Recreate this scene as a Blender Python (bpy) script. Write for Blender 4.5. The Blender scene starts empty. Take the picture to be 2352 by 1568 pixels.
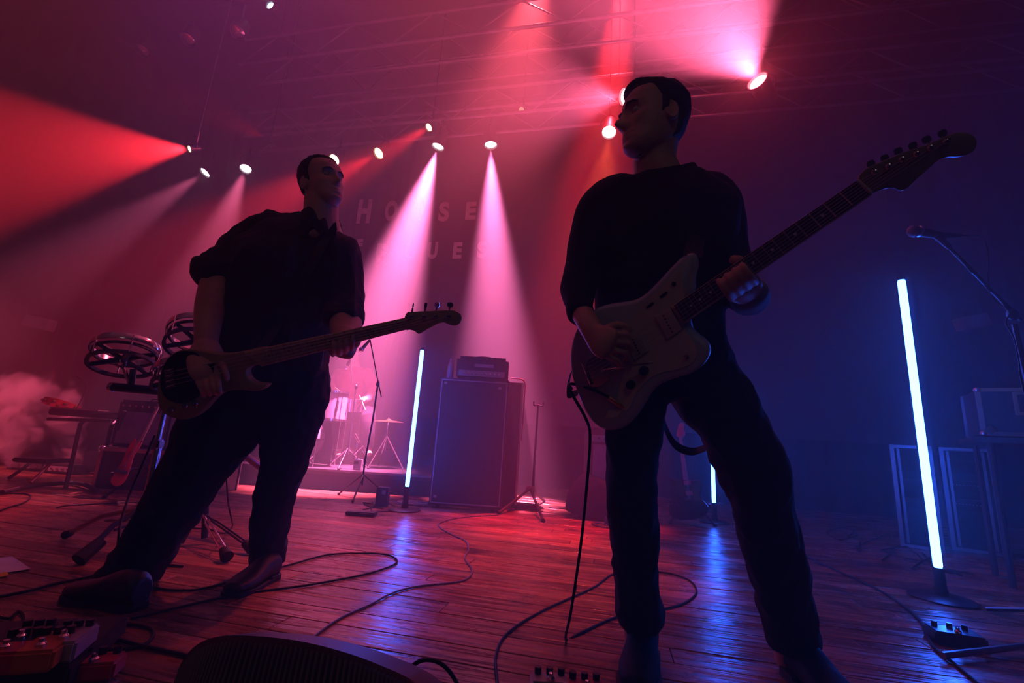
import bpy, bmesh, math, random
from mathutils import Vector, Matrix, noise
random.seed(7)
S = bpy.context.scene
COL = S.collection

# ------------------------------------------------------------------ camera
# The photograph: 2352 x 1568, about a 16 mm lens, 0.61 m above the stage, tilted up and slightly rolled.
FPX, CX, CY, CAMH = 1045.0, 1176.0, 784.0, 0.61
_zc = Vector((312.0, 4684.0, -FPX)).normalized()
_f = Vector((0, 0, -1)); _yc = (_f - _f.dot(_zc) * _zc).normalized(); _xc = _yc.cross(_zc)
RC = Matrix((_xc, _yc, _zc))                      # camera axes -> world axes
CAMP = Vector((0, 0, CAMH))
cam = bpy.data.cameras.new('camera'); cam.sensor_width = 36.0; cam.lens = 36.0 * FPX / 2352.0
cam.clip_start = 0.05; cam.clip_end = 60
camo = bpy.data.objects.new('camera', cam); COL.objects.link(camo)
camo.matrix_world = Matrix.Translation(CAMP) @ RC.to_4x4()
S.camera = camo

def ray(x, y):
    return RC @ Vector(((x - CX) / FPX, -(y - CY) / FPX, -1.0))
def at(x, y, Y):
    "world point seen at pixel (x, y) that lies at distance Y upstage"
    d = ray(x, y); return CAMP + d * (Y / d.y)
def fl(x, y, z=0.0):
    "world point seen at pixel (x, y) at height z"
    d = ray(x, y); return CAMP + d * ((z - CAMH) / d.z)
TH = math.radians(12.5)
UX = Vector((math.cos(TH), -math.sin(TH), 0)); UY = Vector((math.sin(TH), math.cos(TH), 0))
def st(u, v, z=0.0):
    "stage axes: u across, v upstage"
    return UX * u + UY * v + Vector((0, 0, z))

# ------------------------------------------------------------------ render look, haze
S.view_settings.view_transform = 'Standard'; S.view_settings.look = 'None'
S.view_settings.exposure = 0.0; S.view_settings.gamma = 1.0; S.view_settings.use_curve_mapping = False
cy = S.cycles
cy.use_denoising = True; cy.denoiser = 'OPENIMAGEDENOISE'
cy.max_bounces = 4; cy.diffuse_bounces = 2; cy.glossy_bounces = 2; cy.transmission_bounces = 3
cy.volume_bounces = 0; cy.transparent_max_bounces = 6
cy.sample_clamp_indirect = 3.0; cy.sample_clamp_direct = 0.0
cy.caustics_reflective = False; cy.caustics_refractive = False
cy.use_adaptive_sampling = True; cy.adaptive_threshold = 0.02; cy.adaptive_min_samples = 16
cy.volume_step_rate = 1.0; cy.volume_max_steps = 96

w = bpy.data.worlds.new('venue_air'); S.world = w; w.use_nodes = True
nt = w.node_tree; nt.nodes.clear()
wo = nt.nodes.new('ShaderNodeOutputWorld')
bg = nt.nodes.new('ShaderNodeBackground'); bg.inputs[0].default_value = (0, 0, 0, 1); bg.inputs[1].default_value = 0
vs = nt.nodes.new('ShaderNodeVolumeScatter'); vs.inputs['Color'].default_value = (1, 1, 1, 1)
vs.inputs['Density'].default_value = HAZE = 0.06
vs.inputs['Anisotropy'].default_value = 0.35
nt.links.new(bg.outputs[0], wo.inputs['Surface']); nt.links.new(vs.outputs[0], wo.inputs['Volume'])

# ------------------------------------------------------------------ stage lights (the beams)
def light(name, kind, loc, color, energy, target=None, size=20, blend=0.3, radius=0.05):
    d = bpy.data.lights.new(name, kind); d.color = color; d.energy = energy
    if kind == 'SPOT':
        d.spot_size = math.radians(size); d.spot_blend = blend
    d.shadow_soft_size = radius
    o = bpy.data.objects.new(name, d); COL.objects.link(o); o.location = loc
    if target is not None:
        o.rotation_euler = (Vector(target) - Vector(loc)).to_track_quat('-Z', 'Y').to_euler()
    return o
# lens pixel, stage depth v, aim pixel, aim depth, colour, watts, cone, blend, lens radius, lens colour
PINK = (1.0, 0.14, 0.33); LIL = (1.0, 0.17, 0.46); RED = (1.0, 0.022, 0.035); HOT = (1.0, 0.11, 0.25); AMB = (1.0, 0.09, 0.03)
def pvv(x, y, v):
    d = ray(x, y); return CAMP + d * (v / d.dot(UY))
WHT = (1.0, 0.86, 0.9); YEL = (1.0, 0.78, 0.35); REDL = (1.0, 0.22, 0.15); CYA = (0.55, 0.85, 1.0)
LAMPS = [
 ((437, 342), 3.2, (70, 352), 2.3, RED, 1900, 46, 0.35, 0.030, YEL, 'small spotlight at far left throwing a wide red beam sideways'),
 ((612, 318), 4.7, (420, 225), 4.2, RED, 150, 40, 0.6, 0.040, REDL, 'small dim red spotlight pointing up left above the two left white lamps'),
 ((473, 395), 4.95, (220, 560), 4.1, PINK, 1500, 22, 0.6, 0.072, WHT, 'leftmost white round lamp of the row with a pink beam slanting down left'),
 ((565, 386), 4.95, (460, 650), 4.1, PINK, 2000, 18, 0.6, 0.072, WHT, 'second white round lamp from left with a steep pink beam'),
 ((769, 366), 4.95, (480, 560), 3.5, RED, 700, 24, 0.6, 0.072, YEL, 'yellow lamp half hidden by the hair of the bass player'),
 ((871, 351), 4.95, (560, 520), 3.6, RED, 1800, 18, 0.5, 0.072, YEL, 'yellow oval lamp just right of the bass player with a red beam behind his head'),
 ((986, 292), 5.3, (650, 490), 3.9, RED, 1500, 18, 0.6, 0.052, YEL, 'small yellow lamp up close to the truss with a slanting red beam'),
 ((1007, 334), 4.95, (868, 760), 4.86, LIL, 44000, 28, 0.9, 0.076, WHT, 'brightest white lamp of the row above the backdrop lettering'),
 ((1127, 330), 4.95, (1138, 770), 4.95, LIL, 26000, 23, 0.9, 0.076, WHT, 'white round lamp with a beam falling straight down right of the lettering'),
 ((1399, 302), 4.95, (1365, 600), 3.9, AMB, 800, 22, 0.5, 0.080, WHT, 'white lamp beside the mouth of the guitarist with an orange beam'),
 ((1437, 222), 4.6, (-.93, -.22, .34), 0, HOT, 2900, 72, 1.0, 0.085, WHT, 'glaring pink spotlight half hidden behind the face of the guitarist'),
 ((1742, 190), 4.2, (-.78, .42, .55), 0, HOT, 8500, 84, 0.8, 0.085, WHT, 'glaring white spotlight with starburst at the upper right'),
 ((1198, 253), 5.2, (1080, 260), 4.2, RED, 10, 30, 0.8, 0.040, REDL, 'faint red spotlight in the haze right of the row of lamps'),
 ((622, 14), 3.6, (560, -60), 3.2, CYA, 4000, 13, 0.5, 0.045, CYA, 'cold white tube shaped spotlight at the top edge of the picture'),
]
LP = []
for lp, lv, ap, av, colr, en, cone, bl, rad, lc, lab in LAMPS:
    p = pvv(lp[0], lp[1], lv); q = pvv(ap[0], ap[1], av) if len(ap) == 2 else p + RC @ Vector(ap); d = (q - p).normalized(); LP.append((p, d))
    light('spotlight_light', 'SPOT', p + d * 0.02, colr, en, q, cone, bl, rad * 0.8)
for k_, e_ in ((11, 36), (10, 28)): light('spill_light', 'POINT', LP[k_][0] + LP[k_][1] * 0.06, (1.0, 0.05, 0.10), e_, radius=0.05)  # extra point lights added for the red halo round both glaring lamps
# washes from units outside the frame
light('wash_light', 'SPOT', pvv(1430, -25, 5.2), RED, 11000, (0.47, 4.0, 0), 17, 0.7, 0.1)      # red pool at the backline
light('wash_light', 'SPOT', st(-1.0, 4.8, 6.9), (1, 0.09, 0.12), 4300, st(-1.2, 2.9, 0), 27, 0.9, 0.1)
light('wash_light', 'SPOT', st(4.5, 3.2, 5.9), (0.015, 0.05, 1.0), 60, st(2.6, 3.6, 0), 60, 0.8, 0.1)
light('wash_light', 'SPOT', st(-4.0, 1.5, 6.9), (0.10, 0.04, 1.0), 420, st(-2.0, 4.4, 0.6), 50, 0.8, 0.1)
def area(name, loc, color, energy, target, size):
    d = bpy.data.lights.new(name, 'AREA'); d.color = color; d.energy = energy; d.size = size
    o = bpy.data.objects.new(name, d); COL.objects.link(o); o.location = loc
    o.rotation_euler = (Vector(target) - Vector(loc)).to_track_quat('-Z', 'Y').to_euler(); return o
area('front_fill_light', (0.3, -5.0, 4.2), (1.0, 0.78, 0.74), 8, (0.3, 1.6, 1.1), 1.6)  # soft front fill added behind the camera, unseen
# ------------------------------------------------------------------ helpers
V = Vector
def PT(x, y, t):
    "world point seen at pixel (x, y), t metres along the viewing axis"
    return CAMP + ray(x, y) * t
def pv(x, y, v):
    "world point seen at pixel (x, y) on the vertical plane v metres upstage"
    d = ray(x, y); return CAMP + d * (v / d.dot(UY))

class MB:
    def __init__(s): s.v = []; s.f = []
    def add(s, vs, fs):
        k = len(s.v); s.v += [V(p) for p in vs]; s.f += [tuple(i + k for i in f) for f in fs]; return s
    def box(s, c, sx, sy, sz, R=None, ch=0.0):
        R = R or Matrix.Identity(3); c = V(c)
        hx, hy, hz = sx / 2, sy / 2, sz / 2
        if ch <= 0:
            vs = [c + R @ V((x * hx, y * hy, z * hz)) for z in (-1, 1) for y in (-1, 1) for x in (-1, 1)]
            return s.add(vs, [(0, 2, 3, 1), (4, 5, 7, 6), (0, 1, 5, 4), (2, 6, 7, 3), (0, 4, 6, 2), (1, 3, 7, 5)])
        bm = bmesh.new(); bmesh.ops.create_cube(bm, size=1)
        for q in bm.verts: q.co = V((q.co.x * sx, q.co.y * sy, q.co.z * sz))
        bmesh.ops.bevel(bm, geom=bm.edges[:], offset=ch, segments=2, affect='EDGES')
        bm.verts.ensure_lookup_table()
        vs = [c + R @ q.co for q in bm.verts]; fs = [[q.index for q in f.verts] for f in bm.faces]; bm.free()
        return s.add(vs, fs)
    def quadbox(s, pts, off):
        "prism over a planar polygon"
        n = len(pts); off = V(off)
        return s.add(list(pts) + [p + off for p in pts],
                     [tuple(range(n))[::-1], tuple(range(n, 2 * n))] + [(i, (i + 1) % n, (i + 1) % n + n, i + n) for i in range(n)])
    def slab(s, pts, off, inset=0.0, top=0.12):
        "prism with softened edges: outline pts (front), extruded by off"
        n = len(pts); off = V(off); c = sum(pts, V()) / n
        nn = off.normalized(); lay = []
        def ins(a):
            out = []
            for i in range(n):
                e = (pts[(i + 1) % n] - pts[i - 1]); d = e.cross(nn)
                d = d.normalized() * a if d.length > 1e-9 else V()
                out.append(d)
            return out
        area = sum(((pts[i] - c).cross(pts[(i + 1) % n] - c)).dot(nn) for i in range(n))
        sg = -1 if area > 0 else 1
        d = ins(inset * sg)
        L = [[p + q for p, q in zip(pts, d)], [p + off * top * .35 + q * .3 for p, q in zip(pts, d)], [p + off * top for p in pts],
             [p + off * (1 - top) for p in pts], [p + off * (1 - top * .35) + q * .3 for p, q in zip(pts, d)], [p + off + q for p, q in zip(pts, d)]]
        vs = [p for l in L for p in l]; fs = [tuple(range(n))[::-1], tuple(range(5 * n, 6 * n))]
        for k in range(5):
            fs += [(k * n + i, k * n + (i + 1) % n, (k + 1) * n + (i + 1) % n, (k + 1) * n + i) for i in range(n)]
        return s.add(vs, fs)
    def tube(s, pts, r, n=8, cap=True, closed=False):
        m = len(pts); rr = r if isinstance(r, (list, tuple)) else [r] * m
        up = None; rings = []
        for i in range(m):
            a = pts[(i - 1) % m] if (closed or i > 0) else pts[i]; b = pts[(i + 1) % m] if (closed or i < m - 1) else pts[i]
            T = (b - a).normalized()
            if up is None:
                up = T.orthogonal().normalized()
            else:
                up = (up - T * up.dot(T)); up = up.normalized() if up.length > 1e-6 else T.orthogonal().normalized()
            sd = T.cross(up)
            rings.append([pts[i] + (up * math.cos(2 * math.pi * k / n) + sd * math.sin(2 * math.pi * k / n)) * rr[i] for k in range(n)])
        fs = []
        for i in range(m if closed else m - 1):
            j = (i + 1) % m
            fs += [(i * n + k, i * n + (k + 1) % n, j * n + (k + 1) % n, j * n + k) for k in range(n)]
        if cap and not closed: fs += [tuple(range(n))[::-1], tuple((m - 1) * n + k for k in range(n))]
        return s.add([p for q in rings for p in q], fs)
    def cyl(s, a, b, r, r2=None, n=14):
        return s.tube([V(a), V(b)], [r, r if r2 is None else r2], n)
    def lathe(s, prof, c=(0, 0, 0), R=None, n=24, cap=True):
        R = R or Matrix.Identity(3); c = V(c); m = len(prof)
        vs = [c + R @ V((r * math.cos(2 * math.pi * k / n), r * math.sin(2 * math.pi * k / n), z)) for r, z in prof for k in range(n)]
        fs = [(i * n + k, i * n + (k + 1) % n, (i + 1) * n + (k + 1) % n, (i + 1) * n + k) for i in range(m - 1) for k in range(n)]
        if cap: fs += [tuple(range(n))[::-1], tuple((m - 1) * n + k for k in range(n))]
        return s.add(vs, fs)
    def ell(s, c, rx, ry, rz, R=None, n=16, m=10):
        prof = []
        R = R or Matrix.Identity(3); c = V(c); vs = []; fs = []
        vs.append(c + R @ V((0, 0, -rz)))
        for i in range(1, m):
            a = -math.pi / 2 + math.pi * i / m
            for k in range(n):
                b = 2 * math.pi * k / n
                vs.append(c + R @ V((rx * math.cos(a) * math.cos(b), ry * math.cos(a) * math.sin(b), rz * math.sin(a))))
        vs.append(c + R @ V((0, 0, rz)))
        fs += [(0, 1 + (k + 1) % n, 1 + k) for k in range(n)]
        for i in range(m - 2):
            fs += [(1 + i * n + k, 1 + i * n + (k + 1) % n, 1 + (i + 1) * n + (k + 1) % n, 1 + (i + 1) * n + k) for k in range(n)]
        e = len(vs) - 1; o = 1 + (m - 2) * n
        fs += [(e, o + k, o + (k + 1) % n) for k in range(n)]
        return s.add(vs, fs)
    def mesh(s, name, origin=None, inv=None):
        me = bpy.data.meshes.new(name)
        vs = s.v
        if inv is not None: vs = [inv @ p for p in vs]
        me.from_pydata([tuple(p) for p in vs], [], s.f); me.update(); return me

def basis(zdir, xhint=(1, 0, 0)):
    z = V(zdir).normalized(); x = V(xhint); x = (x - z * x.dot(z)).normalized(); return Matrix((x, z.cross(x), z)).transposed()
def smooth_path(pts, sub=6, closed=False):
    out = []; n = len(pts)
    rng = range(n if closed else n - 1)
    for i in rng:
        if closed: p = [pts[(i + k - 1) % n] for k in range(4)]
        else: p = [pts[max(i - 1, 0)], pts[i], pts[i + 1], pts[min(i + 2, n - 1)]]
        for j in range(sub):
            t = j / sub
            out.append(0.5 * ((2 * p[1]) + (p[2] - p[0]) * t + (2 * p[0] - 5 * p[1] + 4 * p[2] - p[3]) * t * t + (3 * p[1] - p[0] - 3 * p[2] + p[3]) * t ** 3))
    if not closed: out.append(pts[-1])
    return out

def tag(o, label=None, cat=None, group=None, kind=None):
    if label: o['label'] = label
    if cat: o['category'] = cat
    if group: o['group'] = group
    if kind: o['kind'] = kind
    return o
ROOTM = {}
def thing(name, label, cat, loc=(0, 0, 0), group=None, M=None):
    o = bpy.data.objects.new(name, None); COL.objects.link(o); o.empty_display_size = 0.1
    M = M or Matrix.Translation(V(loc)); o.matrix_world = M; ROOTM[o.name] = M
    return tag(o, label, cat, group)
def add(name, mb, m, parent=None, sharp=35, local=False, label=None):
    "link a mesh; verts are in world space unless local, and are moved to the thing's frame"
    inv = None
    if parent is not None and not local:
        r = parent
        while r.parent is not None: r = r.parent
        inv = ROOTM[r.name].inverted()
    me = mb.mesh(name, inv=inv) if isinstance(mb, MB) else mb
    if not isinstance(mb, MB) and inv is not None: me.transform(inv)
    me.materials.append(m)
    for p in me.polygons: p.use_smooth = True
    if sharp: me.set_sharp_from_angle(angle=math.radians(sharp))
    o = bpy.data.objects.new(name, me); COL.objects.link(o)
    if parent is not None: o.parent = parent
    if label: o['label'] = label
    return o
def single(name, mb, m, label, cat, base, group=None, sharp=35, kind=None):
    "a thing that is one mesh, origin at its base"
    me = mb.mesh(name, inv=Matrix.Translation(-V(base))); me.materials.append(m)
    for p in me.polygons: p.use_smooth = True
    if sharp: me.set_sharp_from_angle(angle=math.radians(sharp))
    o = bpy.data.objects.new(name, me); COL.objects.link(o); o.location = base
    return tag(o, label, cat, group, kind)
def dup(root, M, label=None):
    c = root.copy(); COL.objects.link(c); c.matrix_world = M; ROOTM[c.name] = M
    if label: c['label'] = label
    def rec(a, b):
        for ch in a.children:
            k = ch.copy(); COL.objects.link(k); k.parent = b; rec(ch, k)
    rec(root, c); return c

# ------------------------------------------------------------------ materials
def mat(name, col, rough=0.5, metal=0.0, col2=None, nscale=6.0, rvar=0.0, bump=0.0, bscale=60.0, emit=None, es=0.0, coat=0.0, sss=0.0, spec=0.5, sheen=0.0, stretch=None):
    m = bpy.data.materials.new(name); m.use_nodes = True; t = m.node_tree; N = t.nodes; L = t.links
    b = N['Principled BSDF']; b.inputs['Roughness'].default_value = rough; b.inputs['Metallic'].default_value = metal
    b.inputs['Specular IOR Level'].default_value = spec
    b.inputs['Coat Weight'].default_value = coat; b.inputs['Coat Roughness'].default_value = 0.1
    if sheen: b.inputs['Sheen Weight'].default_value = sheen
    if sss: b.inputs['Subsurface Weight'].default_value = sss; b.inputs['Subsurface Radius'].default_value = (0.01, 0.004, 0.002)
    tc = N.new('ShaderNodeTexCoord'); mp = N.new('ShaderNodeMapping'); L.new(tc.outputs['Object'], mp.inputs[0])
    if stretch: mp.inputs['Scale'].default_value = stretch
    nz = N.new('ShaderNodeTexNoise'); nz.inputs['Scale'].default_value = nscale; nz.inputs['Detail'].default_value = 6
    L.new(mp.outputs[0], nz.inputs['Vector'])
    cr = N.new('ShaderNodeValToRGB'); c2 = col2 or tuple(c * 0.75 for c in col)
    cr.color_ramp.elements[0].position = 0.35; cr.color_ramp.elements[0].color = (*c2, 1)
    cr.color_ramp.elements[1].position = 0.65; cr.color_ramp.elements[1].color = (*col, 1)
    L.new(nz.outputs['Fac'], cr.inputs[0]); L.new(cr.outputs[0], b.inputs['Base Color'])
    if rvar:
        mr = N.new('ShaderNodeMapRange'); mr.inputs['To Min'].default_value = max(0.02, rough - rvar); mr.inputs['To Max'].default_value = min(1, rough + rvar)
        L.new(nz.outputs['Fac'], mr.inputs[0]); L.new(mr.outputs[0], b.inputs['Roughness'])
    if bump:
        n2 = N.new('ShaderNodeTexNoise'); n2.inputs['Scale'].default_value = bscale; n2.inputs['Detail'].default_value = 4
        L.new(mp.outputs[0], n2.inputs['Vector'])
        bp = N.new('ShaderNodeBump'); bp.inputs['Strength'].default_value = bump; bp.inputs['Distance'].default_value = 0.003
        L.new(n2.outputs['Fac'], bp.inputs['Height']); L.new(bp.outputs[0], b.inputs['Normal'])
    if emit:
        b.inputs['Emission Color'].default_value = (*emit, 1); b.inputs['Emission Strength'].default_value = es
    return m
def floor_mat():
    m = bpy.data.materials.new('worn stage boards'); m.use_nodes = True; t = m.node_tree; N = t.nodes; L = t.links
    b = N['Principled BSDF']
    g = N.new('ShaderNodeNewGeometry'); mp = N.new('ShaderNodeMapping'); mp.inputs['Rotation'].default_value = (0, 0, TH)
    L.new(g.outputs['Position'], mp.inputs[0])
    ms = N.new('ShaderNodeMapping'); ms.inputs['Scale'].default_value = (1.2, 14, 14); L.new(mp.outputs[0], ms.inputs[0])
    oi = N.new('ShaderNodeObjectInfo')
    off = N.new('ShaderNodeVectorMath'); off.operation = 'ADD'; L.new(ms.outputs[0], off.inputs[0])
    mu = N.new('ShaderNodeMath'); mu.operation = 'MULTIPLY'; mu.inputs[1].default_value = 37.0; L.new(oi.outputs['Random'], mu.inputs[0]); L.new(mu.outputs[0], off.inputs[1])
    grain = N.new('ShaderNodeTexNoise'); grain.inputs['Scale'].default_value = 3.0; grain.inputs['Detail'].default_value = 8; grain.inputs['Roughness'].default_value = 0.65
    L.new(off.outputs[0], grain.inputs['Vector'])
    cr = N.new('ShaderNodeValToRGB'); e = cr.color_ramp.elements
    e[0].position = 0.3; e[0].color = (0.075, 0.032, 0.018, 1); e[1].position = 0.72; e[1].color = (0.38, 0.18, 0.10, 1)
    L.new(grain.outputs['Fac'], cr.inputs[0])
    hs = N.new('ShaderNodeHueSaturation'); L.new(cr.outputs[0], hs.inputs['Color'])
    mr = N.new('ShaderNodeMapRange'); mr.inputs['To Min'].default_value = 0.65; mr.inputs['To Max'].default_value = 1.4
    L.new(oi.outputs['Random'], mr.inputs[0]); L.new(mr.outputs[0], hs.inputs['Value'])
    # wear: matt scuffed patches in the varnish
    wear = N.new('ShaderNodeTexNoise'); wear.inputs['Scale'].default_value = 2.3; wear.inputs['Detail'].default_value = 9; wear.inputs['Roughness'].default_value = 0.7
    mw = N.new('ShaderNodeMapping'); mw.inputs['Scale'].default_value = (0.7, 2.6, 1); L.new(mp.outputs[0], mw.inputs[0]); L.new(mw.outputs[0], wear.inputs['Vector'])
    wr = N.new('ShaderNodeMapRange'); wr.inputs['From Min'].default_value = 0.38; wr.inputs['From Max'].default_value = 0.66
    wr.inputs['To Min'].default_value = 0.13; wr.inputs['To Max'].default_value = 0.42
    L.new(wear.outputs['Fac'], wr.inputs[0]); L.new(wr.outputs[0], b.inputs['Roughness'])
    mx = N.new('ShaderNodeMix'); mx.data_type = 'RGBA'; mx.inputs['B'].default_value = (0.035, 0.02, 0.015, 1)
    sp = N.new('ShaderNodeTexNoise'); sp.inputs['Scale'].default_value = 5.0; sp.inputs['Detail'].default_value = 10; L.new(mp.outputs[0], sp.inputs['Vector'])
    sr = N.new('ShaderNodeMapRange'); sr.inputs['From Min'].default_value = 0.58; sr.inputs['From Max'].default_value = 0.70; sr.inputs['To Max'].default_value = 0.8
    L.new(sp.outputs['Fac'], sr.inputs[0]); L.new(sr.outputs[0], mx.inputs['Factor']); L.new(hs.outputs[0], mx.inputs['A']); L.new(mx.outputs['Result'], b.inputs['Base Color'])
    bp = N.new('ShaderNodeBump'); bp.inputs['Strength'].default_value = 0.35; bp.inputs['Distance'].default_value = 0.004
    b2 = N.new('ShaderNodeBump'); b2.inputs['Strength'].default_value = 0.8; b2.inputs['Distance'].default_value = 0.012
    cup = N.new('ShaderNodeTexNoise'); cup.inputs['Scale'].default_value = 1.0; cup.inputs['Detail'].default_value = 3
    mc = N.new('ShaderNodeMapping'); mc.inputs['Scale'].default_value = (2.5, 30, 1); L.new(mp.outputs[0], mc.inputs[0]); L.new(mc.outputs[0], cup.inputs['Vector'])
    L.new(grain.outputs['Fac'], bp.inputs['Height']); L.new(cup.outputs['Fac'], b2.inputs['Height']); L.new(bp.outputs[0], b2.inputs['Normal']); L.new(b2.outputs[0], b.inputs['Normal'])
    b.inputs['Specular IOR Level'].default_value = 0.6
    return m
M_floor = floor_mat()
M_sub = mat('dark subfloor', (0.01, 0.008, 0.006), 0.9)
M_drape = mat('black stage drape', (0.016, 0.014, 0.016), 0.95, nscale=3, bump=0.3, bscale=200)
M_backdrop = mat('painted backdrop cloth', (0.035, 0.030, 0.032), 0.95, nscale=2.5)
M_letter = mat('cream backdrop lettering', (0.78, 0.72, 0.62), 0.9, col2=(0.62, 0.56, 0.48), nscale=12)
M_black = mat('black painted metal', (0.018, 0.018, 0.02), 0.45, nscale=20)
M_rubber = mat('black rubber', (0.015, 0.015, 0.015), 0.7)
M_cable = mat('black cable jacket', (0.010, 0.010, 0.011), 0.6, spec=.25)
M_chrome = mat('chrome', (0.75, 0.75, 0.78), 0.14, 1.0, rvar=0.06)
M_alu = mat('aluminium trim', (0.5, 0.5, 0.52), 0.32, 1.0, rvar=0.1)
M_truss = mat('truss aluminium', (0.35, 0.35, 0.37), 0.45, 0.9)
M_tolex = mat('black tolex', (0.022, 0.02, 0.022), 0.6, bump=0.6, bscale=350)
M_grille = mat('black speaker grille cloth', (0.028, 0.028, 0.032), 0.85, bump=0.8, bscale=500)
M_silver = mat('silver grille cloth', (0.20, 0.21, 0.24), 0.7, bump=0.8, bscale=400)
M_denim = mat('dark trousers cloth', (0.014, 0.014, 0.020), 0.9, bump=0.5, bscale=300)
M_shirt = mat('dark work shirt cloth', (0.035, 0.022, 0.024), 0.85, bump=0.5, bscale=260)
M_sweater = mat('black knit sweater', (0.012, 0.011, 0.013), 0.95, bump=0.6, bscale=380)
M_skin = mat('skin', (0.62, 0.36, 0.27), 0.5, col2=(0.54, 0.29, 0.21), nscale=14, bump=0.15, bscale=180, sss=0.0)
M_hair = mat('dark cropped hair', (0.022, 0.014, 0.012), 0.65, bump=1.0, bscale=220)
M_leather = mat('polished black leather', (0.016, 0.014, 0.014), 0.42, bump=0.2, bscale=120)
M_eye = mat('eye', (0.5, 0.45, 0.42), 0.2)
M_case = mat('flight case laminate', (0.03, 0.028, 0.03), 0.5, bump=0.3, bscale=250)

# ------------------------------------------------------------------ the room
def structure(name, mb, m, sharp=30):
    o = add(name, mb, m, None, sharp); o['kind'] = 'structure'; return o
RS = basis((0, 0, 1), UX)
floor = structure('floor', MB().box(st(-1.0, 3.4, -0.035), 15.6, 8.4, 0.03, RS), M_sub)
ROOTM['floor'] = Matrix.Identity(4)
def plank_mesh(L, W, name='plank', c=0.0016, h=0.019):
    b = MB(); a, d = L / 2, W / 2
    lo = [(-a, -d, -h), (a, -d, -h), (a, d, -h), (-a, d, -h)]; mi = [(-a, -d, -c), (a, -d, -c), (a, d, -c), (-a, d, -c)]
    hi = [(-a + c, -d + c, 0), (a - c, -d + c, 0), (a - c, d - c, 0), (-a + c, d - c, 0)]
    b.add(lo + mi + hi, [(3, 2, 1, 0)] + [(k * 4 + i, k * 4 + (i + 1) % 4, k * 4 + 4 + (i + 1) % 4, k * 4 + 4 + i) for k in (0, 1) for i in range(4)] + [(8, 9, 10, 11)])
    return b
rf = random.Random(5)
PW = 0.112
def rows(v0, v1):
    r = 0
    v = v0
    while v < v1:
        yield v; v += PW
pm = {}
for L_ in (1.1, 1.5, 1.9, 2.3):
    me = plank_mesh(L_ - 0.003, PW - 0.0035).mesh('plank'); me.materials.append(M_floor); pm[L_] = me
far = MB(); count = 0
for v in rows(0.55, 7.1):
    reach = 0.95 * v + 0.6
    u = -(1.9 * v + 0.7) - rf.uniform(0, 1.4)
    while u < reach + 0.6:
        L_ = rf.choice((1.1, 1.5, 1.9, 2.3)); c = st(u + L_ / 2, v, rf.uniform(-0.0012, 0.0004))
        uc = u + L_ / 2
        if v < 4.05 and count < 296 and uc > -(1.75 * v + 0.9):
            o = bpy.data.objects.new('plank', pm[L_]); COL.objects.link(o); o.location = c
            o.rotation_euler = (rf.uniform(-.002, .002) , rf.uniform(-.0006, .0006), -TH); o.parent = floor; count += 1
        else:
            p = plank_mesh(L_ - 0.003, PW - 0.0035); far.add([c + RS @ q for q in p.v], p.f)
        u += L_
fo = add('planks', far, M_floor, floor); fo['kind'] = 'stuff'; fo.name = 'plank_field'

# back drape with vertical folds, and the hung backdrop with its lettering
def drape(name, u0, u1, v, z0, z1, amp, wl, m, along='u', seed=1, step=0.035):
    b = MB(); n = int(abs(u1 - u0) / step); zs = [z0 + (z1 - z0) * i / 6 for i in range(7)]; vs = []; fs = []
    for j, z in enumerate(zs):
        for i in range(n + 1):
            u = u0 + (u1 - u0) * i / n
            w_ = amp * (math.sin(u * 2 * math.pi / wl + 1.3 * noise.noise(V((u * 1.1, seed, 0)))) + 0.5 * noise.noise(V((u * 5, seed, z * 0.35))))
            w_ *= 0.6 + 0.4 * (1 - j / 6)
            vs.append(st(u, v + w_, z) if along == 'u' else st(v + w_, u, z))
    for j in range(6):
        for i in range(n): fs.append((j * (n + 1) + i, j * (n + 1) + i + 1, (j + 1) * (n + 1) + i + 1, (j + 1) * (n + 1) + i))
    b.add(vs, fs); return structure(name, b, m, None)
drape('wall_back', -8.8, 7, 7.0, -0.02, 7.2, 0.05, 0.32, M_drape, seed=3)
drape('wall_left', -0.6, 7.2, -8.6, -0.02, 7.2, 0.07, 0.40, M_drape, 'v', seed=5, step=0.05)
drape('wall_right', -0.6, 7.2, 6.6, -0.02, 7.2, 0.07, 0.40, M_drape, 'v', seed=8, step=0.05)
structure('ceiling', MB().box(st(-1.0, 3.3, 7.25), 15.6, 8.2, 0.1, RS), M_sub)
WV = 6.75
bd = thing('backdrop', 'dark hanging backdrop with cream HOUSE OF BLUES lettering at the rear of the stage', 'backdrop', st(0, WV, 2.2))
b = MB(); n = 70; vs = []; fs = []
for j in range(13):
    for i in range(n + 1):
        u = -3.4 + 7.2 * i / n; z = 0.9 + 5.7 * j / 12
        vs.append(st(u, WV + 0.018 * noise.noise(V((u * 1.2, z * 0.5, 2))) + 0.02, z))
for j in range(12):
    for i in range(n): fs.append((j * (n + 1) + i, j * (n + 1) + i + 1, (j + 1) * (n + 1) + i + 1, (j + 1) * (n + 1) + i))
b.add(vs, fs); b.add([v + UY * 0.004 for v in vs], [f[::-1] for f in fs])
add('cloth', b, M_backdrop, bd, None)
pole = MB().cyl(st(-3.45, WV + 0.02, 6.61), st(3.85, WV + 0.02, 6.61), 0.025); add('hanging_pipe', pole, M_black, bd)
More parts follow.
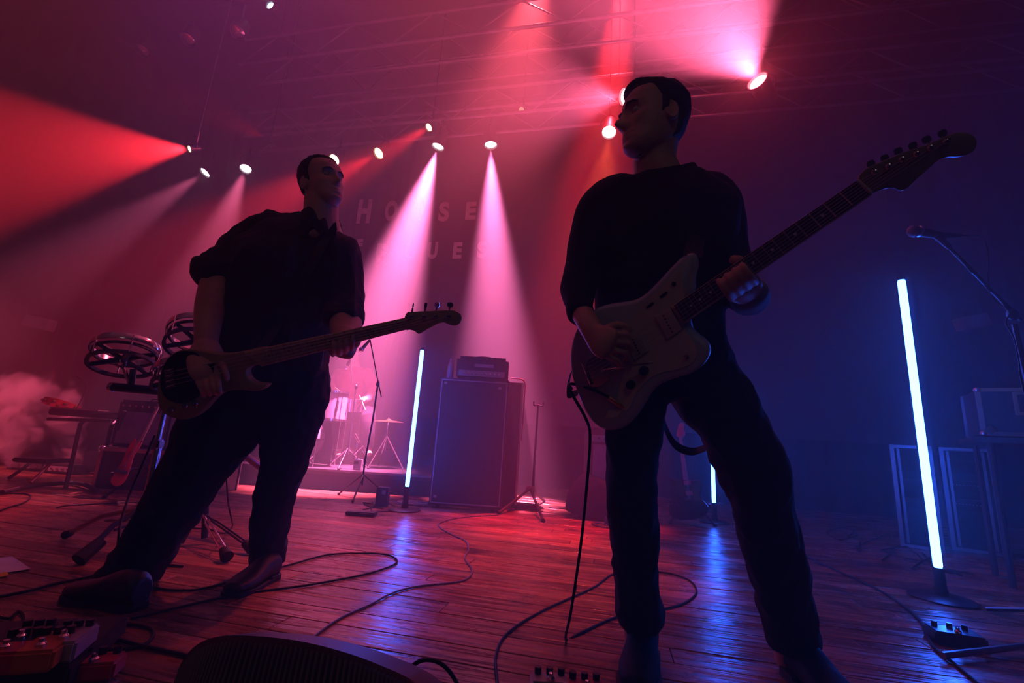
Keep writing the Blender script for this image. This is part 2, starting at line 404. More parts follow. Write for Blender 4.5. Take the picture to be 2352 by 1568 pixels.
def letter(ch, x, y, hpx, wpx):
    cu = bpy.data.curves.new('letter', 'FONT'); cu.body = ch; cu.align_x = 'CENTER'; cu.align_y = 'CENTER'; cu.size = 1.0; cu.offset = 0.045; cu.extrude = 0.006
    to = bpy.data.objects.new('letter_tmp', cu); COL.objects.link(to); bpy.context.view_layer.update()
    me = bpy.data.meshes.new_from_object(to.evaluated_get(bpy.context.evaluated_depsgraph_get()))
    bpy.data.objects.remove(to); bpy.data.curves.remove(cu)
    xs = [q.co.x for q in me.vertices]; ys = [q.co.y for q in me.vertices]
    cx, cyy = (min(xs) + max(xs)) / 2, (min(ys) + max(ys)) / 2; wx, wy = max(xs) - min(xs), max(ys) - min(ys)
    c = pv(x, y, WV - 0.012); hm = (pv(x, y - hpx / 2, WV) - pv(x, y + hpx / 2, WV)).length; wm = (pv(x + wpx / 2, y, WV) - pv(x - wpx / 2, y, WV)).length
    for q in me.vertices:
        q.co = c + UX * ((q.co.x - cx) / wx * wm) + V((0, 0, 1)) * ((q.co.y - cyy) / wy * hm) + UY * (-q.co.z)
    me.update(); me.name = 'letter'
    add('letter', me, M_letter, bd, 30)
for ch, x, y, h, w_ in [('H', 837, 485, 54, 30), ('O', 899, 484, 46, 28), ('U', 960, 484, 46, 28), ('S', 1020, 486, 44, 24), ('E', 1082, 484, 40, 24),
                        ('O', 803, 565, 28, 15), ('F', 826, 562, 26, 13), ('B', 879, 584, 50, 30), ('L', 941, 578, 38, 24), ('U', 994, 575, 38, 22), ('E', 1051, 575, 37, 20), ('S', 1107, 573, 38, 22)]:
    letter(ch, x, y, h, w_)

class Face:
    "the plane of an instrument's face, through two seen points at known distances"
    def __init__(s, A, B, tilt=0.0):
        a, b = PT(*A), PT(*B); s.o = a; s.ax = (b - a).normalized(); vw = ((a + b) / 2 - CAMP).normalized()
        s.sd = s.ax.cross(vw).normalized(); s.n = s.sd.cross(s.ax)
        if s.n.dot(vw) > 0: s.n = -s.n
        if tilt: 
            R = Matrix.Rotation(tilt, 3, s.ax); s.sd = R @ s.sd; s.n = R @ s.n
        s.R = Matrix((s.ax, s.n.cross(s.ax), s.n)).transposed()
    def p(s, x, y, h=0.0):
        d = ray(x, y); return CAMP + d * ((s.o + s.n * h - CAMP).dot(s.n) / d.dot(s.n))
    def poly(s, pts, h=0.0): return [s.p(x, y, h) for x, y in pts]
BF = Face((430, 880, 1.605), (930, 742, 1.60))
GF = Face((1470, 800, 1.12), (1984, 429, .835))
# ------------------------------------------------------------------ lamps and truss
M_lampbody = mat('black spotlight housing', (0.02, 0.02, 0.022), 0.5)
for (p, d), L_ in zip(LP, LAMPS):
    rad, lc, lab = L_[8], L_[9], L_[10]
    t = thing('stage_spotlight', L_[10], 'spotlight', p, 'stage spotlights')
    R = basis(d, (0, 0, 1)); r = rad
    bod = MB().lathe([(r * .55, -r * 3.2), (r * .95, -r * 3.0), (r * 1.08, -r * 1.6), (r * 1.12, -r * .1), (r * 1.18, r * .35), (r * 1.06, r * .35), (r * 1.02, -r * .05), (0.0005, -r * .06)], p, R, 24)
    add('housing', bod, M_lampbody, t)
    ml = bpy.data.materials.get('lens %s' % str(lc)) or mat('lens %s' % str(lc), (0.02, 0.02, 0.02), 0.3, emit=lc, es={0: 5}.get(0) * (1.5 if lc != REDL else 0.35))
    ml.cycles.emission_sampling = 'NONE'
    add('lens', MB().lathe([(0.0005, 0.004 + r * .22), (r * .5, 0.004 + r * .17), (r * .9, 0.004 + r * .05), (r * 1.0, -r * .04), (0.0005, -r * .04)], p, R, 24, False), ml, t)
    yk = MB(); sx = R @ V((0, 1, 0)); c = p - d * r * 1.4
    yk.tube(smooth_path([c + sx * r * 1.25, c + sx * r * 1.3 + V((0, 0, r * 1.2)), c + V((0, 0, r * 2.2)), c - sx * r * 1.3 + V((0, 0, r * 1.2)), c - sx * r * 1.25], 3), 0.006, 6)
    yk.cyl(c + V((0, 0, r * 2.1)), c + V((0, 0, r * 2.1 + 0.12)), 0.012, n=8)
    add('yoke', yk, M_lampbody, t)
    if lab.split()[0] in ('small', 'glaring', 'faint', 'cold') or 'beside the mouth' in lab: add('hanging_rod', MB().cyl(c + V((0, 0, r * 2.1)), V((c.x, c.y, 7.2)), 0.008, n=6), M_black, t)
def truss(anchor, v, label, hgt, dep, ulo, uhi):
    "box truss running across the stage through the seen point"
    p0 = pv(anchor[0], anchor[1], v); u0 = p0.dot(UX); z0 = p0.z
    t = thing('hanging_truss', label, 'truss', st(0, v, z0), 'lighting trusses')
    cs = [(0, 0), (0, hgt), (dep, 0), (dep, hgt)]
    for a, c in cs:
        add('chord', MB().cyl(st(ulo, v + a, z0 + c), st(uhi, v + a, z0 + c), 0.022, n=10), M_truss, t)
    n = int((uhi - ulo) / 0.55)
    base = None
    for i in range(n):
        u = ulo + (uhi - ulo) * i / n; du = (uhi - ulo) / n
        for a in (0, dep):
            s_, e_ = (st(u, v + a, z0), st(u + du, v + a, z0 + hgt)) if (i % 2 == 0) else (st(u, v + a, z0 + hgt), st(u + du, v + a, z0))
            if i % 1 == 0: add('brace', MB().cyl(s_, e_, 0.010, n=6), M_truss, t)
    for i in (1, n // 2, n - 1):
        u = ulo + (uhi - ulo) * i / n
        add('chain', MB().cyl(st(u, v, z0 + hgt), st(u, v, 7.2), 0.008, n=6), M_black, t)
truss((1150, 262), 5.05, 'lighting truss directly above the row of round lamps', 0.42, 0.35, -5.5, 5.6)
truss((1150, 70), 4.3, 'nearer lighting truss crossing the upper part of the picture', 0.4, 0.35, -5.0, 5.0)
truss((1150, 130), 5.9, 'rearmost lighting truss seen dimly through the pink haze', 0.5, 0.4, -5.5, 5.6)
# dark unlit units overhead
for k, (x, y, v) in enumerate([(430, 92, 3.4), (325, 118, 3.4), (545, 75, 3.4)]):
    p = pv(x, y, v); d = V((0.1, -0.35, -1)).normalized(); R = basis(d, (0, 1, 0)); r = 0.085
    lab = 'x'
    t = thing('stage_spotlight', 'unlit dark spotlight overhead, %s of three at the upper left' % ('rightmost', 'middle', 'leftmost')[[2, 0, 1].index(k) if False else {0: 1, 1: 2, 2: 0}[k]], 'spotlight', p, 'unlit overhead spotlights')
    add('housing', MB().lathe([(r * .5, -r * 2.6), (r * .95, -r * 2.3), (r, 0), (r * .92, 0), (r * .85, -r * .3), (0.001, -r * .32)], p, R, 20), M_lampbody, t)
    add('lens', MB().lathe([(0.001, -r * .1), (r * .6, -r * .15), (r * .88, -r * .28), (0.001, -r * .29)], p, R, 20, False), M_chrome, t)
    add('hanger', MB().cyl(p - d * r * 1.2, p - d * r * 1.2 + V((0, 0, 0.31)), 0.012, n=8), M_black, t)
t = thing('hanging_bar', 'dark pipe overhead carrying the three unlit spotlights', 'bar', pv(430, 60, 3.4))
c = pv(430, 92, 3.4); zb = c.z + 0.42
add('pipe', MB().cyl(st(-4.5, 3.4, zb), st(4.5, 3.4, zb), 0.024), M_black, t)
for u in (-3.5, 0, 3.5): add('chain', MB().cyl(st(u, 3.4, zb), st(u, 3.4, 7.2), 0.008, n=6), M_black, t)

# ------------------------------------------------------------------ LED tubes
M_tube = mat('glowing blue white tube', (0.02, 0.02, 0.02), 0.4, emit=(0.017, 0.105, 1.0), es=62)
def led(top, bot, base_px, Y, label, r=0.0175):
    a = at(top[0], top[1], Y); b = at(bot[0], bot[1], Y)
    bx = V((b.x, b.y, 0))
    t = thing('led_tube_light', label, 'light tube', bx, 'upright glowing tubes')
    ax = (a - b).normalized()
    add('tube', MB().tube([b + ax * .004, b + ax * .012, a - ax * .012, a - ax * .004], [r * .8, r, r, r * .8], 16), M_tube, t)
    add('end_cap', MB().cyl(a - ax * .004, a + ax * .018, r * 1.08), M_black, t); add('end_cap', MB().cyl(b - ax * .018, b + ax * .004, r * 1.08), M_black, t)
    add('back_channel', MB().tube([b + V((0, r * .9, 0)), a + V((0, r * .9, 0))], r * .75, 8), M_black, t)
    add('post', MB().tube([b, V((b.x, b.y, 0.02))], [0.022, 0.026], 12), M_black, t)
    add('base', MB().lathe([(0.13, 0), (0.135, 0.006), (0.12, 0.014), (0.03, 0.022), (0.028, 0.05)], bx + V((0, 0, 0.001)), None, 28), M_black, t)
    return t
Y1 = fl(932, 1172).y
led((970, 803), (935, 1118), None, Y1, 'blue white light tube standing left of the tall bass cabinet')
led((1630, 870), (1640, 1155), None, 4.55, 'blue white light tube partly hidden behind the legs of the guitarist')
led((2070, 642), (2155, 1305), None, 2.42, 'largest blue white light tube standing at the right beside the cases', 0.0185)
# ------------------------------------------------------------------ people
def loft(mb, secs, n=20, sub=3, power=2.0, capf=0.45):
    "closed surface over sections (point, half width seen from the camera, half depth)"
    P = smooth_path([s[0] for s in secs], sub); A = smooth_path([V((s[1], s[2], 0)) for s in secs], sub)
    pts = []; m = len(P)
    T0 = (P[1] - P[0]).normalized(); T1 = (P[-1] - P[-2]).normalized()
    rr0 = min(A[0].x, A[0].y) * capf; rr1 = min(A[-1].x, A[-1].y) * capf
    seq = [(P[0] - T0 * rr0, A[0] * .35), (P[0] - T0 * rr0 * .65, A[0] * .78)] + list(zip(P, A)) + [(P[-1] + T1 * rr1 * .65, A[-1] * .78), (P[-1] + T1 * rr1, A[-1] * .35)]
    rings = []; prev = None
    for i, (p, a) in enumerate(seq):
        q0 = seq[max(0, i - 1)][0]; q1 = seq[min(len(seq) - 1, i + 1)][0]
        T = (q1 - q0).normalized(); view = (p - CAMP).normalized()
        sd = T.cross(view)
        if sd.length < 0.15 and prev is not None: sd = prev - T * prev.dot(T)
        sd.normalize()
        if prev is not None and sd.dot(prev) < 0: sd = -sd
        prev = sd; dp = sd.cross(T)
        ring = []
        for k in range(n):
            c, s_ = math.cos(2 * math.pi * k / n), math.sin(2 * math.pi * k / n)
            c = math.copysign(abs(c) ** (2 / power), c); s_ = math.copysign(abs(s_) ** (2 / power), s_)
            ring.append(p + sd * c * a.x + dp * s_ * a.y)
        rings.append(ring)
    M_ = len(rings)
    fs = [(i * n + k, i * n + (k + 1) % n, (i + 1) * n + (k + 1) % n, (i + 1) * n + k) for i in range(M_ - 1) for k in range(n)]
    fs += [tuple(range(n))[::-1], tuple((M_ - 1) * n + k for k in range(n))]
    return mb.add([p for r in rings for p in r], fs)
def pxsec(x, y, t, hw, depth=1.0):
    r = hw * t / FPX; return (PT(x, y, t), r, r * depth)
def fused(name, mb, vox, smooth=4, fac=0.5, fold=0.0, fseed=0, fdir=(1, 1, 1), foldscale=9.0):
    "one continuous skin over the union of the closed pieces"
    me = mb.mesh(name); o = bpy.data.objects.new(name, me); COL.objects.link(o)
    # consistent outward normals first
    bm = bmesh.new(); bm.from_mesh(me); bmesh.ops.recalc_face_normals(bm, faces=bm.faces[:]); bm.to_mesh(me); bm.free()
    md = o.modifiers.new('r', 'REMESH'); md.mode = 'VOXEL'; md.voxel_size = vox
    if smooth:
        ms = o.modifiers.new('s', 'SMOOTH'); ms.factor = fac; ms.iterations = smooth
    bpy.context.view_layer.update()
    out = bpy.data.meshes.new_from_object(o.evaluated_get(bpy.context.evaluated_depsgraph_get()))
    bpy.data.objects.remove(o); bpy.data.meshes.remove(me); out.name = name
    if fold:
        out.update(); nrm = [v.normal.copy() for v in out.vertices]; D = V(fdir)
        for v, nn in zip(out.vertices, nrm):
            q = V((v.co.x * D.x, v.co.y * D.y, v.co.z * D.z)) * foldscale + V((fseed, 0, 0))
            w_ = noise.noise(q); rdg = 1 - abs(w_) * 2.2
            v.co += nn * fold * (max(-.4, rdg) * 0.8 + 0.6 * noise.noise(q * 2.3) - .35)
        out.update()
    return out
HZ = [(-.124, .050, .030, .016), (-.117, .074, .018, .030), (-.108, .084, -.004, .040), (-.095, .087, -.030, .050), (-.078, .086, -.055, .058), (-.055, .085, -.074, .065), (-.028, .084, -.088, .070), (0, .082, -.098, .073),
      (.022, .088, -.104, .076), (.05, .087, -.107, .077), (.072, .077, -.102, .073), (.090, .060, -.088, .062), (.102, .040, -.068, .047), (.110, .020, -.048, .030), (.114, -.004, -.024, .010)]
def hprof(z):
    for a, b in zip(HZ, HZ[1:]):
        if a[0] <= z <= b[0]:
            k = (z - a[0]) / (b[0] - a[0]); return [a[i] * (1 - k) + b[i] * k for i in (1, 2, 3)]
    return HZ[0][1:] if z < HZ[0][0] else HZ[-1][1:]
def g(x, s): return math.exp(-(x / max(s, 1e-3)) ** 2)
def tri(z, pts):
    for (a, va), (b, vb) in zip(pts, pts[1:]):
        if a <= z <= b: return va + (vb - va) * (z - a) / (b - a)
    return 0.0
def head_grid(mb, M, off=None, nose=1.0, NA=72, NZ=64, detail=True):
    zs = [-.124 + (.238) * (0.5 - 0.5 * math.cos(math.pi * i / (NZ - 1))) * 1.0 for i in range(NZ)]
    vs = []; fs = []
    for z in zs:
        F, B_, W = hprof(z); cyy = (F + B_) / 2; h = (F - B_) / 2
        for k in range(NA):
            a = 2 * math.pi * k / NA; s_, c = math.sin(a), math.cos(a); pw = 2 / 2.25
            x = W * math.copysign(abs(s_) ** pw, s_); y = cyy + h * math.copysign(abs(c) ** pw, c)
            p = V((x, y, z)); nn = V((s_, c, 0))
            if detail and c > 0:
                N_ = tri(z, [(-.062, 0), (-.052, .010), (-.046, .024), (-.036, .029), (-.02, .021), (0, .011), (.016, .005), (.03, 0)])
                sg = tri(z, [(-.062, .012), (-.046, .016), (-.036, .013), (-.02, .010), (.03, .009)])
                p.y += nose * N_ * g(x, sg)
                p.y += -.012 * g(abs(x) - .031, .015) * g(z + .001, .011) + .0055 * g(z - .020, .009) * g(abs(x) - .026, .024)
                p.y += .0085 * g(z + .069, .0055) * g(x, .022) + .0085 * g(z + .082, .006) * g(x, .020) - .007 * g(z + .0755, .0025) * g(x, .028) - .006 * g(z + .094, .006) * g(x, .02)
                p.y += .006 * g(z + .108, .012) * g(x, .018)
                p += nn * (.004 * g(z + .030, .016) * g(abs(x) - .048, .016) - .003 * g(z + .062, .016) * g(abs(x) - .045, .014))
            if off is not None: p += V((s_ * .95, c, max(0, (z - .03) * 6))).normalized() * off(a, z)
            vs.append(M @ p)
    fs = [(i * NA + k, i * NA + (k + 1) % NA, (i + 1) * NA + (k + 1) % NA, (i + 1) * NA + k) for i in range(NZ - 1) for k in range(NA)]
    fs += [tuple(range(NA))[::-1], tuple((NZ - 1) * NA + k for k in range(NA))]
    return mb.add(vs, fs)
def head_matrix(c, fwd, up, s=1.0):
    y = V(fwd).normalized(); z = V(up); z = (z - y * z.dot(y)).normalized(); x = y.cross(z)
    return Matrix.Translation(c) @ Matrix((x, y, z)).transposed().to_4x4() @ Matrix.Scale(s, 4)
def ears(mb, M):
    for s_ in (-1, 1):
        R = (M.to_3x3() @ Matrix.Rotation(s_ * .35, 3, 'Z') @ Matrix.Rotation(-.18, 3, 'X')); c = M @ V((s_ * .076, -.020, -.020))
        mb.ell(c, .007, .017, .030, R, 12, 8)
        ring = [c + R @ V((s_ * .006, .015 * math.cos(a), .002 + .027 * math.sin(a))) for a in [2 * math.pi * k / 14 for k in range(14)]]
        mb.tube(ring, .0048, 6, closed=True)
def hair_off(front=.062, back=-.075, thick=.011, seed=0, side=.012, sideburn=-.03):
    def f(a, z):
        c = math.cos(a)         # 1 = face, -1 = nape
        lim = front if c > .45 else (front + (side - front) * (.45 - c) / .35 if c > .10 else (sideburn if c > -.02 else (-.01 if c > -.35 else back)))
        if c <= -.35 : lim = -.01 + (back + .01) * min(1, (-.35 - c) / .35)
        k = max(0, min(1, (z - lim) / .03)); k = k * k * (3 - 2 * k)
        return -.006 + (thick + .006 + .004 * noise.noise(V((a * 5, z * 60, seed))) + .003 * max(0, z - .05) / .05) * k
    return f
def finger(mb, pts, r0=.0092, r1=.0072):
    P = smooth_path(pts, 4); n = len(P); mb.tube([P[0] - (P[1] - P[0]).normalized() * .002] + P + [P[-1] + (P[-1] - P[-2]).normalized() * .005], [r0 * .9] + [r0 + (r1 - r0) * i / (n - 1) for i in range(n)] + [r1 * .5], 10)

def shoe(mb, heel, toe, up=V((0, 0, 1)), W=.047, H=.075, sole=None):
    "leather shoe from heel to toe on the floor"
    d = (toe - heel); L_ = d.length; d.normalize(); sd = d.cross(up).normalized(); u = sd.cross(d)
    prof = [(0, .70, .80), (.06, .86, 1.0), (.22, .88, 1.02), (.36, .86, .92), (.5, .98, .72), (.66, 1.08, .56), (.82, .98, .46), (.93, .74, .38), (.985, .42, .26)]
    rings = []
    for f, w_, h in prof:
        c = heel + d * (L_ * f); r = []
        for k in range(16):
            a = 2 * math.pi * k / 16; x = math.cos(a) * W * w_; z = math.sin(a)
            zz = H * h * (.5 + .5 * math.copysign(abs(z) ** .7, z)) + .010
            r.append(c + sd * x * (1 if z < .2 else 1 - .35 * (z - .2)) + u * zz)
        rings.append(r)
    n = 16; m = len(rings)
    mb.add([p for r in rings for p in r], [(i * n + k, i * n + (k + 1) % n, (i + 1) * n + (k + 1) % n, (i + 1) * n + k) for i in range(m - 1) for k in range(n)] + [tuple(range(n))[::-1], tuple((m - 1) * n + k for k in range(n))])
    if sole is not None:
        out = []
        for f, w_, h in prof:
            c = heel + d * (L_ * f); out.append((c + sd * W * w_ * 1.08, c - sd * W * w_ * 1.08))
        poly = [heel - d * .006 + sd * W * .55, *[o_[0] for o_ in out[1:]], toe + d * .004, *[o_[1] for o_ in out[::-1][:-1]], heel - d * .006 - sd * W * .55]
        sole.quadbox(poly, u * .014)
        hp = [heel - d * .006 + sd * W * .5, heel + d * L_ * .06 + sd * W * .92, heel + d * L_ * .27 + sd * W * .9, heel + d * L_ * .27 - sd * W * .9, heel + d * L_ * .06 - sd * W * .92, heel - d * .006 - sd * W * .5]
        sole.quadbox(hp, u * .022)

# ---- bass player (left)
bp_ = thing('person', 'man in dark rolled-sleeve work shirt and dark jeans playing a bass, legs wide apart', 'person', fl(430, 1385))
TB = 1.93
body = MB()
HM = head_matrix(PT(742, 421, 1.97), (.80, -.56, .20), (-.26, .02, .97), 0.99)
head_grid(body, HM, nose=1.15); ears(body, HM)
loft(body, [pxsec(742, 545, 1.95, 46, .9), pxsec(738, 505, 1.95, 38, .95), pxsec(738, 465, 1.96, 37, 1.0), pxsec(742, 430, 1.97, 34, 1.0)])
# trunk and legs under the clothes
loft(body, [pxsec(650, 885, 1.90, 70, .6), pxsec(650, 800, 1.90, 84, .6), pxsec(660, 690, 1.92, 96, .6), pxsec(688, 610, 1.93, 84, .5), pxsec(718, 565, 1.94, 46, .6)])
loft(body, [pxsec(590, 925, 1.88, 40), pxsec(520, 1010, 1.84, 46), pxsec(450, 1090, 1.80, 42), pxsec(385, 1200, 1.79, 38), pxsec(325, 1300, 1.78, 32), pxsec(300, 1350, 1.77, 28)])
loft(body, [pxsec(672, 900, 1.92, 52), pxsec(662, 1000, 1.92, 48), pxsec(648, 1080, 1.92, 36), pxsec(628, 1180, 1.93, 32), pxsec(620, 1270, 1.95, 24), pxsec(618, 1310, 1.95, 22)])
# right arm down to the picking hand
loft(body, [pxsec(610, 560, 1.94, 26), pxsec(545, 598, 1.90, 28), pxsec(508, 640, 1.84, 36), pxsec(486, 700, 1.76, 33), pxsec(476, 760, 1.70, 26), pxsec(474, 800, 1.66, 24, .8)])
loft(body, [pxsec(474, 790, 1.66, 26, .7), pxsec(474, 820, 1.63, 38, .5), pxsec(478, 850, 1.605, 38, .45), pxsec(480, 868, 1.60, 30, .42)])
for i, (x0, x1) in enumerate([(453, 462), (469, 476), (485, 490), (500, 502)]):
    finger(body, [PT(x0, 858, 1.605), PT(x0 + 3, 880, 1.575), PT(x1 + 3, 898, 1.572), PT(x1 + 6, 910 - i * 3, 1.595)], .0098, .0078)
finger(body, [PT(497, 815, 1.63), PT(512, 838, 1.60), PT(520, 858, 1.585), PT(522, 872, 1.585)], .0115, .009)
# left arm to the neck of the bass
loft(body, [pxsec(788, 590, 1.95, 28), pxsec(800, 640, 1.93, 26), pxsec(800, 705, 1.88, 27), pxsec(795, 745, 1.80, 36, .8), pxsec(790, 775, 1.72, 28, .8)])
loft(body, [pxsec(792, 765, 1.73, 28, .8), pxsec(788, 790, 1.68, 33, .55), pxsec(780, 812, 1.655, 30, .5)])
BN = 1.62
for i, (x, y0) in enumerate([(764, 790), (778, 788), (793, 783), (808, 777)]):
    finger(body, [PT(x, y0 + 20, 1.66), PT(x + 1, y0 + 24, 1.625), PT(x + 2, y0 + 10, 1.590), PT(x + 3, y0 - 6, 1.592)], .0098, .0080)
finger(body, [PT(806, 800, 1.68), PT(820, 790, 1.665), PT(826, 772, 1.655), PT(825, 762, 1.645)], .0120, .0095)
bme = fused('body', body, .0042, 2)
bod_o = add('body', bme, M_skin, bp_, None)
hb = MB(); head_grid(hb, HM, hair_off(.070, -.080, .010, 3), detail=False)
add('hair', hb, M_hair, bp_, 60)
for s_ in (-1, 1): add('eye', MB().ell(HM @ V((s_ * .031, .066, -.001)), .0115, .0115, .0115, None, 14, 8), M_eye, bp_)
eb = MB()
for s_ in (-1, 1): eb.tube([HM @ V((s_ * x, y, z)) for x, y, z in ((.014, .092, .017), (.028, .091, .021), (.042, .082, .019), (.052, .071, .013))], [.002, .0035, .003, .0015], 6)
add('eyebrow', eb, M_hair, bp_)
sh = MB()
loft(sh, [pxsec(640, 856, 1.885, 104, .60), pxsec(636, 800, 1.89, 112, .60), pxsec(640, 740, 1.90, 116, .60), pxsec(660, 670, 1.92, 128, .58), pxsec(688, 600, 1.93, 132, .54), pxsec(702, 556, 1.94, 100, .50), pxsec(714, 528, 1.95, 58, .6)], 28, 3, 2.3, .25)
loft(sh, [pxsec(738, 540, 1.95, 52, .9), pxsec(733, 516, 1.955, 47, 1.0), pxsec(729, 504, 1.965, 44, 1.0)], 24, 3, 2, .1)
# shoulders
loft(sh, [pxsec(690, 535, 1.94, 44, .85), pxsec(642, 524, 1.94, 38, 1.0), pxsec(602, 534, 1.935, 41, 1.05), pxsec(562, 570, 1.92, 42, 1.0), pxsec(532, 602, 1.88, 43, .95), pxsec(508, 622, 1.85, 50, .95)], 22, 3, 2.1, .3)
loft(sh, [pxsec(512, 612, 1.855, 54, .95), pxsec(506, 634, 1.845, 57, .95), pxsec(502, 652, 1.835, 50, .9)], 22, 3, 2.2, .2)      # rolled cuff
loft(sh, [pxsec(735, 548, 1.94, 40, .9), pxsec(775, 572, 1.945, 42, 1.0), pxsec(797, 615, 1.94, 37, 1.05), pxsec(800, 665, 1.91, 35, 1.05), pxsec(796, 705, 1.86, 37, 1.0), pxsec(790, 730, 1.82, 40, .9)], 22, 3, 2.1, .3)
loft(sh, [pxsec(792, 718, 1.84, 43, .9), pxsec(790, 738, 1.81, 43, .85)], 20, 2, 2.2, .2)
# shirt tail
loft(sh, [pxsec(716, 800, 1.89, 32, 1.2), pxsec(722, 840, 1.885, 28, 1.2), pxsec(730, 858, 1.88, 18, 1.2)], 16, 3, 2.3, .2)
shm = fused('shirt', sh, .0060, 2, .5, .019, 3, (1, 1, .5), 10)
shirt = add('shirt', shm, M_shirt, bp_, None)
# collar, placket, buttons, breast pockets
col = MB()
for sgn, pts in ((-1, [(700, 478), (704, 500), (720, 520), (738, 541), (742, 522), (728, 500), (716, 484)]), (1, [(772, 510), (774, 528), (768, 548), (757, 560), (750, 541), (756, 526), (766, 512)])):
    P = [PT(x, y, 1.865 + (.05 if (sgn < 0 and x < 712) else 0)) for x, y in pts]; n_ = (P[0] - CAMP).normalized(); col.quadbox(P, n_ * .008)
add('collar', col, M_shirt, shirt)
bt = MB()
for x, y, t_ in [(747, 566, 1.83), (738, 610, 1.817), (726, 656, 1.81), (713, 704, 1.80), (702, 750, 1.79)]: bt.lathe([(.0065, 0), (.0065, .003), (.005, .004), (.0004, .003)], PT(x, y, t_), basis(-(PT(x, y, 1) - CAMP)), 12)
add('buttons', bt, M_black, shirt); bpy.data.objects[-1] if False else None
tr = MB()
loft(tr, [pxsec(635, 800, 1.90, 92, .62), pxsec(640, 850, 1.89, 104, .62), pxsec(645, 900, 1.89, 108, .62), pxsec(640, 935, 1.89, 98, .62)], 26, 3, 2.2, .2)
loft(tr, [pxsec(590, 880, 1.88, 92, .75), pxsec(520, 960, 1.86, 92, .8), pxsec(472, 1040, 1.83, 76, .9), pxsec(428, 1112, 1.80, 67, .95), pxsec(378, 1195, 1.79, 62, 1.0), pxsec(330, 1270, 1.78, 58, 1.0), pxsec(303, 1312, 1.77, 60, 1.0)], 22, 3, 2.1, .15)
loft(tr, [pxsec(675, 880, 1.91, 72, .85), pxsec(672, 950, 1.91, 68, .9), pxsec(658, 1030, 1.91, 54, 1.0), pxsec(642, 1100, 1.92, 48, 1.0), pxsec(624, 1180, 1.93, 42, 1.05), pxsec(617, 1240, 1.94, 39, 1.1), pxsec(618, 1285, 1.95, 38, 1.15)], 22, 3, 2.1, .15)
loft(tr, [pxsec(640, 1250, 1.95, 22, 1.3), pxsec(636, 1272, 1.95, 22, 1.3)], 14, 2)
loft(tr, [pxsec(292, 1290, 1.775, 58, 1.0), pxsec(296, 1318, 1.765, 66, 1.0)], 18, 2, 2.1, .2)
add('trousers', fused('trousers', tr, .0068, 3, .5, .010, 9, (1, 1, .8), 12), M_denim, bp_, None)
sm = MB(); so = MB()
hl = fl(318, 1400); tl_ = fl(118, 1362)
tl_ = hl + (tl_ - hl).normalized() * .31
shoe(sm, hl, tl_, W=.052, H=.105, sole=so)
s1 = add('shoe', fused('shoe', sm, .0045, 4), M_leather, bp_, None); add('sole', so, M_rubber, s1)
sm = MB(); so = MB(); h2 = fl(619, 1318); t2 = fl(612, 1374); t2 = h2 + (t2 - h2).normalized() * .30 ; h2 = fl(626, 1325); t2 = h2 + V((-.03, -.27, 0))
shoe(sm, h2, t2, W=.05, H=.095, sole=so)
s2 = add('shoe', fused('shoe', sm, .0045, 4), M_leather, bp_, None); add('sole', so, M_rubber, s2)

M_boot = mat('matt black boot leather', (.010, .009, .009), .7, spec=.2, bump=.2, bscale=120)
# ---- guitarist (right)
gp = thing('person', 'tall man in black sweater and dark jeans playing a pale guitar, looking left', 'person', fl(1620, 1560))
body = MB()
HG = head_matrix(PT(1497, 279, 1.36), (-.97, -.20, .0), (-.10, .0, 1), 1.0)
head_grid(body, HG, nose=1.35); ears(body, HG)
loft(body, [pxsec(1520, 440, 1.38, 66, .9), pxsec(1510, 400, 1.37, 54, .9), pxsec(1503, 365, 1.37, 48, 1.0), pxsec(1508, 320, 1.37, 50, 1.0)])
loft(body, [pxsec(1545, 860, 1.30, 105, .62), pxsec(1520, 760, 1.31, 118, .6), pxsec(1515, 640, 1.32, 130, .55), pxsec(1518, 520, 1.34, 145, .5), pxsec(1520, 450, 1.36, 100, .5)])
loft(body, [pxsec(1480, 860, 1.30, 62), pxsec(1462, 1000, 1.30, 52), pxsec(1455, 1130, 1.31, 42), pxsec(1460, 1280, 1.34, 38), pxsec(1465, 1440, 1.38, 32), pxsec(1468, 1490, 1.39, 30)])
loft(body, [pxsec(1610, 860, 1.30, 68), pxsec(1680, 1000, 1.28, 58), pxsec(1740, 1120, 1.27, 46), pxsec(1775, 1280, 1.30, 42), pxsec(1808, 1440, 1.34, 34), pxsec(1815, 1520, 1.36, 32)])
# right arm: shoulder to wrist over the guitar body
loft(body, [pxsec(1385, 475, 1.36, 34), pxsec(1352, 560, 1.33, 28), pxsec(1330, 640, 1.28, 26), pxsec(1333, 705, 1.20, 25), pxsec(1352, 745, 1.12, 26), pxsec(1372, 778, 1.08, 26, .8)])
loft(body, [pxsec(1366, 768, 1.09, 28, .8), pxsec(1386, 784, 1.065, 38, .5), pxsec(1402, 793, 1.055, 37, .45)])
for k_, m_, t_ in [((1412, 766), (1438, 768), (1449, 784)), ((1414, 785), (1443, 789), (1450, 806)), ((1408, 803), (1435, 810), (1441, 827)), ((1398, 819), (1420, 829), (1425, 845))]:
    finger(body, [GF.p(k_[0] - 10, k_[1] - 4, .050), GF.p(*k_, .062), GF.p(*m_, .050), GF.p(*t_, .022)], .0088, .0066)
finger(body, [PT(1388, 762, 1.06), GF.p(1408, 748, .050), GF.p(1430, 748, .040), GF.p(1446, 758, .028)], .0110, .0085)
